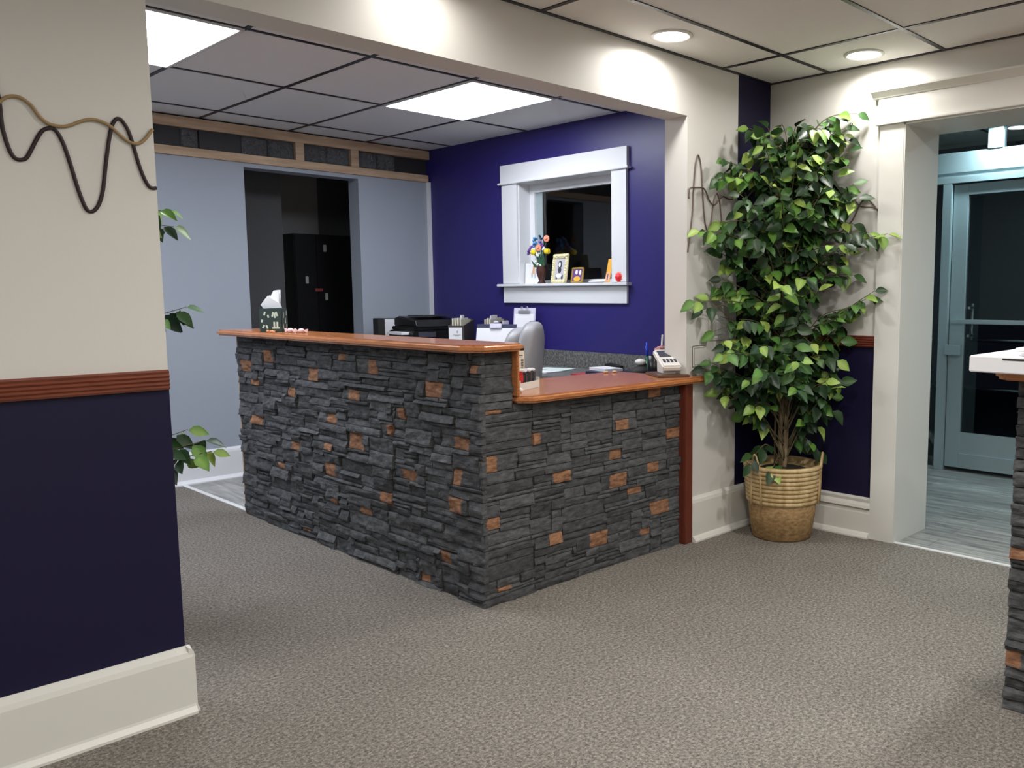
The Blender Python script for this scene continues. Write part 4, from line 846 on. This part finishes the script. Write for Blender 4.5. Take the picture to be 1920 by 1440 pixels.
# office chair (seen from its side)
ch = thing('office_chair', 'grey leather padded office chair behind the counter', 'chair', (3.02, 4.005, 0), .0)
ch.rotation_euler.z = math.atan2(.73, -.68)+.12   # local +x = facing direction
b = MB(); b.box(-.25, .27, -.25, .25, .45, .56, bev=.045); b.build('seat', 'chair', ch)
def pad(x0, z0, x1, z1, th, w_, pw=3.2):
    """soft upright pad: a superellipsoid between two heights, leaning from x0 to x1"""
    b = MB(); b.ball((0, 0, 0), 1, (1, 1, 1), 40)
    for v in b.bm.verts:
        c = v.co; k = (abs(c.x)**pw+abs(c.y)**pw+abs(c.z)**pw)**(1/pw)
        q = c/k; f = (q.z+1)/2
        v.co = Vector((x0+(x1-x0)*f+th*q.x-.05*q.y*q.y*0+.045*q.y*q.y, w_*q.y*(1-.10*f*f), z0+(z1-z0)*f))
    return b
pad(-.26, .52, -.33, 1.135, .075, .27, 3.6).build('back_shell', 'chair', ch)
pad(-.165, .55, -.22, .86, .055, .24).build('lumbar_pad', 'chair', ch)
pad(-.20, .84, -.25, 1.10, .062, .25).build('head_pad', 'chair', ch)
for sg in (-1, 1):
    MB().tube([(-.22, sg*.29, .55), (-.22, sg*.30, .70), (-.05, sg*.30, .73), (.16, sg*.30, .71)], .026, 8).build('armrest', 'blackm', ch)
MB().cyl(.028, .10, .45).build('gas_column', 'blackm', ch)
for k in range(5):
    a = k*2*math.pi/5; lg = MB().tube([(0, 0, .12), (.30*math.cos(a), .30*math.sin(a), .07)], [.025, .018], 8).build('leg', 'blackm', ch)
    MB().lathe([(.012, -.012), (.029, -.012), (.029, .012), (.012, .012)], T=Matrix.Translation((.30*math.cos(a), .30*math.sin(a), .030)) @ Matrix.Rotation(math.pi/2, 4, 'X') ).build('caster', 'black', lg)

# ================================================================ WINDOW SILL THINGS
ZS = 1.3725
def pic(name, lb, x, y, rz, w_, h_, tilt, parts, cat='picture frame'):
    t = thing(name, lb, cat, (x, y, ZS), rz); T = Matrix.Rotation(tilt, 4, 'Y')
    for nm, mt, bx in parts:
        b = MB()
        for q in bx:
            if isinstance(q, tuple) and q[0] == 'ell':
                _, cy_, cz_, ry, rz_, xx = q
                pts = [(cy_+ry*math.cos(a), cz_+rz_*math.sin(a)) for a in [k*math.pi/8 for k in range(16)]]
                n0 = len(b.bm.verts); b.prism(pts, 'x', xx-.0012, xx); 
                b.bm.verts.ensure_lookup_table()
                for v in b.bm.verts[n0:]: v.co = T @ v.co
            else: b.box(q[0], q[1], q[2], q[3], q[4], q[5], T, bev=q[6] if len(q) > 6 else 0)
        b.build(nm, mt, t)
    return t
M['ornate'] = bump(mat('ornate cream gilt', (.78, .72, .45), .35), 60, 1, .006); M['gold'] = mat('gilt', (.60, .42, .12), .3, metal=.5)
M['peach'] = mat('soft orange print', (.80, .42, .22), .5); M['amber'] = mat('amber print', (.80, .42, .06), .45); M['purple'] = mat('purple print', (.13, .06, .22), .5)
M['pgrey'] = mat('pale grey print', (.55, .53, .55), .5); M['vase'] = mat('brown glazed ceramic', (.07, .03, .025), .2)
pic('greeting_card', 'white card with a faint orange print, left end of the window sill', XB+.035, 4.935, 0, .16, .155, .05, [
    ('card', 'paper', [(-.002, .002, -.085, .075, 0, .152)]),
    ('print', 'peach', [('ell', -.018, .115, .010, .022, -.0022), ('ell', -.016, .090, .014, .018, -.0024)]),
    ('print', 'pgrey', [('ell', .0, .065, .010, .020, -.0022), ('ell', -.035, .062, .009, .022, -.0026)])], 'card')
ofr = [(-.012, .004, -.092, -.062, 0, .205, .004), (-.012, .004, .062, .092, 0, .205, .004), (-.012, .004, -.092, .092, .178, .212, .004), (-.012, .004, -.092, .092, 0, .028, .004)]
t = pic('picture_frame', 'ornate cream picture frame with a seated figure portrait on the sill', XB+.015, 4.615, -.12, .18, .2, .14, [
    ('frame', 'ornate', ofr), ('photo_print', 'pgrey', [(-.004, .0, -.064, .064, .025, .18)]),
    ('figure_print', 'ink', [('ell', .004, .135, .024, .028, -.0045), ('ell', .002, .095, .020, .022, -.0047), ('ell', -.034, .045, .010, .018, -.0045), ('ell', .034, .042, .010, .018, -.0045)]),
    ('face_print', 'paper', [('ell', .006, .135, .013, .018, -.006), ('ell', .004, .055, .034, .016, -.0063)])])
T = Matrix.Rotation(.14, 4, 'Y'); b = MB(); rnd = random.Random(3)
for i in range(44):
    f = i/44*4; k = int(f); g_ = f-k
    y_, z_ = ((-.077+.154*g_, .196), (.077, .196-.182*g_), (.077-.154*g_, .014), (-.077, .014+.182*g_))[k]
    b.ball(T @ Vector((-.013, y_+rnd.uniform(-.004, .004), z_+rnd.uniform(-.004, .004))), .0095, (.6, 1, 1), 8)
b.build('carving', 'ornate', t)
MB().box(.06, .064, -.02, .02, 0, .15, Matrix.Rotation(-.25, 4, 'Y')).build('strut', 'blackm', t)
pic('picture_frame', 'small gilt picture frame with a colourful print beside the ornate one', XB+.03, 4.445, -.1, .13, .1, .16, [
    ('frame', 'gold', [(-.008, .004, -.068, -.054, 0, .112, .003), (-.008, .004, .054, .068, 0, .112, .003), (-.008, .004, -.068, .068, .098, .112, .003), (-.008, .004, -.068, .068, 0, .014, .003)]),
    ('photo_print', 'purple', [(-.003, 0, -.055, .055, .013, .099)]),
    ('pale_print', 'paper', [('ell', .012, .078, .014, .016, -.0035), ('ell', -.03, .075, .012, .018, -.0035)]),
    ('gold_print', 'amber', [('ell', 0, .030, .038, .018, -.0040)])])
t = thing('table_card', 'orange folded tent card on the right part of the sill', 'card', (XB+.035, 4.15, ZS), -.35)
T = Matrix.Rotation(.20, 4, 'Y')
MB().box(-.0015, .0015, -.036, .036, 0, .165, T).build('front_leaf', 'amber', t)
MB().box(-.0035, -.0015, -.031, .031, .005, .07, T).build('lower_print', 'peach', t)
b = MB(); b.bm.verts.ensure_lookup_table(); 
b.box(-.0037, -.0027, -.008, .008, .015, .06, T); b.build('figure_print', 'purple', t)
MB().box(-.0015, .0015, -.036, .036, 0, .165, Matrix.Translation((.066, 0, 0)) @ Matrix.Rotation(-.20, 4, 'Y')).build('back_leaf', 'paper', t)
t = thing('red_flower_candle', 'round red rose shaped ornament at the right end of the sill', 'ornament', (XB-.015, 3.985, ZS))
M['rose'] = mat('bright red', (.85, .03, .04), .4); M['petal'] = mat('coral petals', (.85, .25, .17), .5)
MB().ball((0, 0, .032), .030, (.9, 1, 1), 16).build('bloom', 'rose', t)
b = MB()
for k in range(9):
    a = k*2*math.pi/9; b.ball((-.004, .026*math.cos(a), .035+.026*math.sin(a)), .012, (.6, 1, 1), 8)
b.build('petals', 'petal', t)
MB().ball((.005, -.032, .02), .013, (1, 1, .8), 8).build('berry', 'purple', t)
tag(MB().lathe([(.01, 0), (.045, 0), (.06, .008), (.056, .010), (.042, .004), (.01, .004)], n=28).build('saucer', 'paper', None, (XB+.055, 4.27, ZS)), 'flat white saucer on the sill left of the orange card', 'saucer')
# vase of flowers
t = thing('vase', 'dark brown footed vase on the window sill', 'vase', (XB+.012, 4.80, ZS))
MB().lathe([(.002, 0), (.030, 0), (.032, .006), (.020, .018), (.024, .035), (.038, .075), (.040, .10), (.034, .122), (.037, .130), (.033, .130), (.030, .12), (.034, .1), (.03, .06), (.002, .05)], n=28).build('body', 'vase', t)
M['yellow'] = mat('yellow petals', (.85, .62, .02), .5); M['bluefl'] = mat('sky blue petals', (.08, .30, .62), .5); M['purplef'] = mat('violet petals', (.17, .07, .36), .5)
M['coral'] = mat('coral orange petals', (.85, .32, .20), .5); M['whitef'] = mat('white petals', (.8, .82, .78), .5); M['stem'] = mat('dark green stem', (.03, .11, .05), .5); M['navyf'] = mat('navy petals', (.02, .04, .12), .5)
VB = Vector((XB+.012, 4.80, ZS+.06))
def flower(lb, dy, dz, kind, mt, dx=-.02):
    f_ = thing('flower', lb, 'flower', tuple(VB), 0, 'artificial flowers in the brown vase')
    head = Vector((dx, dy, dz))
    MB().tube(smooth_curve([(0, 0, -.005), (dx*.2, dy*.18, dz*.5), head], 5), .003, 6).build('stem', 'stem', f_)
    b = MB()
    if kind == 'cup':
        for k in range(6): a = k*math.pi/3; b.ball(head+Vector((.012*math.cos(a), .013*math.sin(a), .004)), .016, (.7, .8, 1.25), 8)
    elif kind == 'daisy':
        for k in range(11):
            a = k*2*math.pi/11; b.ball(head+Vector((-.004, .021*math.cos(a), .016*math.sin(a))), .0095, (.5, 1.2, 1), 8)
        b.ball(head+Vector((-.008, 0, 0)), .010, n=8)
    elif kind == 'spike':
        for k in range(12): b.ball(head+Vector((random.uniform(-.01, .01), -dy*.02*k*.4+random.uniform(-.012, .012)+.004*(6-k)*(1 if dy > 0 else -1), (.006*(k-6)))), .0085, n=6)
    else:
        for k in range(6): b.ball(head+Vector([random.uniform(-.016, .016) for _ in range(3)]), .009, n=6)
    b.build('petals', mt, f_)
for a in (('yellow cup shaped flower low on the left of the bouquet', .062, .165, 'cup', 'yellow'), ('yellow cup shaped flower low on the right of the bouquet', -.085, .168, 'cup', 'yellow'),
          ('coral daisy at the middle of the bouquet', .004, .200, 'daisy', 'coral'), ('coral daisy standing highest on the right', -.085, .262, 'daisy', 'coral'),
          ('violet flower spike at the far left of the bouquet', .105, .195, 'spike', 'purplef'), ('violet flower spike between the two daisies', -.035, .215, 'spike', 'purplef'),
          ('sky blue flowers on the upper left of the bouquet', .048, .225, 'tuft', 'bluefl'), ('sky blue flower tip highest on the left', .058, .262, 'tuft', 'bluefl', -.01),
          ('navy blossom at the top of the bouquet', .0, .272, 'tuft', 'navyf', 0), ('white blossom below the coral daisy', .02, .145, 'tuft', 'whitef'), ('white blossom above the right yellow flower', -.052, .200, 'tuft', 'whitef'),
          ('white blossom just above the vase rim', .0, .085, 'tuft', 'whitef', -.03)):
    flower(*a)
lf = thing('leaf_sprig', 'dark green leaf sprig spreading left out of the brown vase', 'foliage', tuple(VB))
b = MB()
for dy, dz in ((.10, .115), (.03, .14), (-.03, .15), (-.05, .12), (.0, .16)):
    d = Vector((-.015, dy, dz)); s_ = Vector((0, -d.z, d.y)).normalized()*.013
    v = [b.bm.verts.new(p) for p in (Vector((0, 0, .05)), d*.6+s_, d, d*.6-s_)]; b._f(v); v2 = [b.bm.verts.new(p.co+Vector((.0015, 0, 0))) for p in v]; b._f(v2[::-1])
    for i in range(4): b._f((v[i], v[(i+1) % 4], v2[(i+1) % 4], v2[i]))
b.build('leaf_blades', 'stem', lf)

# ================================================================ THINGS ON THE RIGHT COUNTER
ZR = 1.0625
t = thing('white_box', 'flat white cardboard box on the counter at the right edge', 'box', (2.515, .975, ZR), 0)
b = MB(); b.box(0, .42, -.42, 0, 0, .048, bev=.003); b.build('box_body', 'paper', t)
MB().box(-.0008, .004, -.165, -.095, .038, .0435).build('tab_slot', 'blackm', t)
b = MB()
o = tag(MB().box(-.14, .14, -.19, .11, 0, .010, bev=.002).build('booklet', 'pgrey', None, (2.70, .735, ZR+.0485)), 'pale grey booklet lying on the white box', 'booklet')
o = tag(MB().box(-.12, .12, -.16, .115, 0, .012, bev=.003).build('magazine', 'paper', None, (2.70, .755, ZR+.059)), 'white printed magazine topmost on the white box', 'magazine')
t = thing('lotion_bottle', 'rounded white bottle on the papers at the right frame edge', 'bottle', (2.70, .70, ZR+.0715))
MB().lathe([(.002, 0), (.040, 0), (.046, .01), (.046, .035), (.037, .06), (.044, .09), (.044, .105), (.02, .125), (.014, .13), (.014, .15), (.002, .15)], n=28).build('body', 'wplastic', t)
MB().lathe([(.016, .150), (.018, .152), (.018, .172), (.002, .174)], n=20).build('cap', 'paper', t)
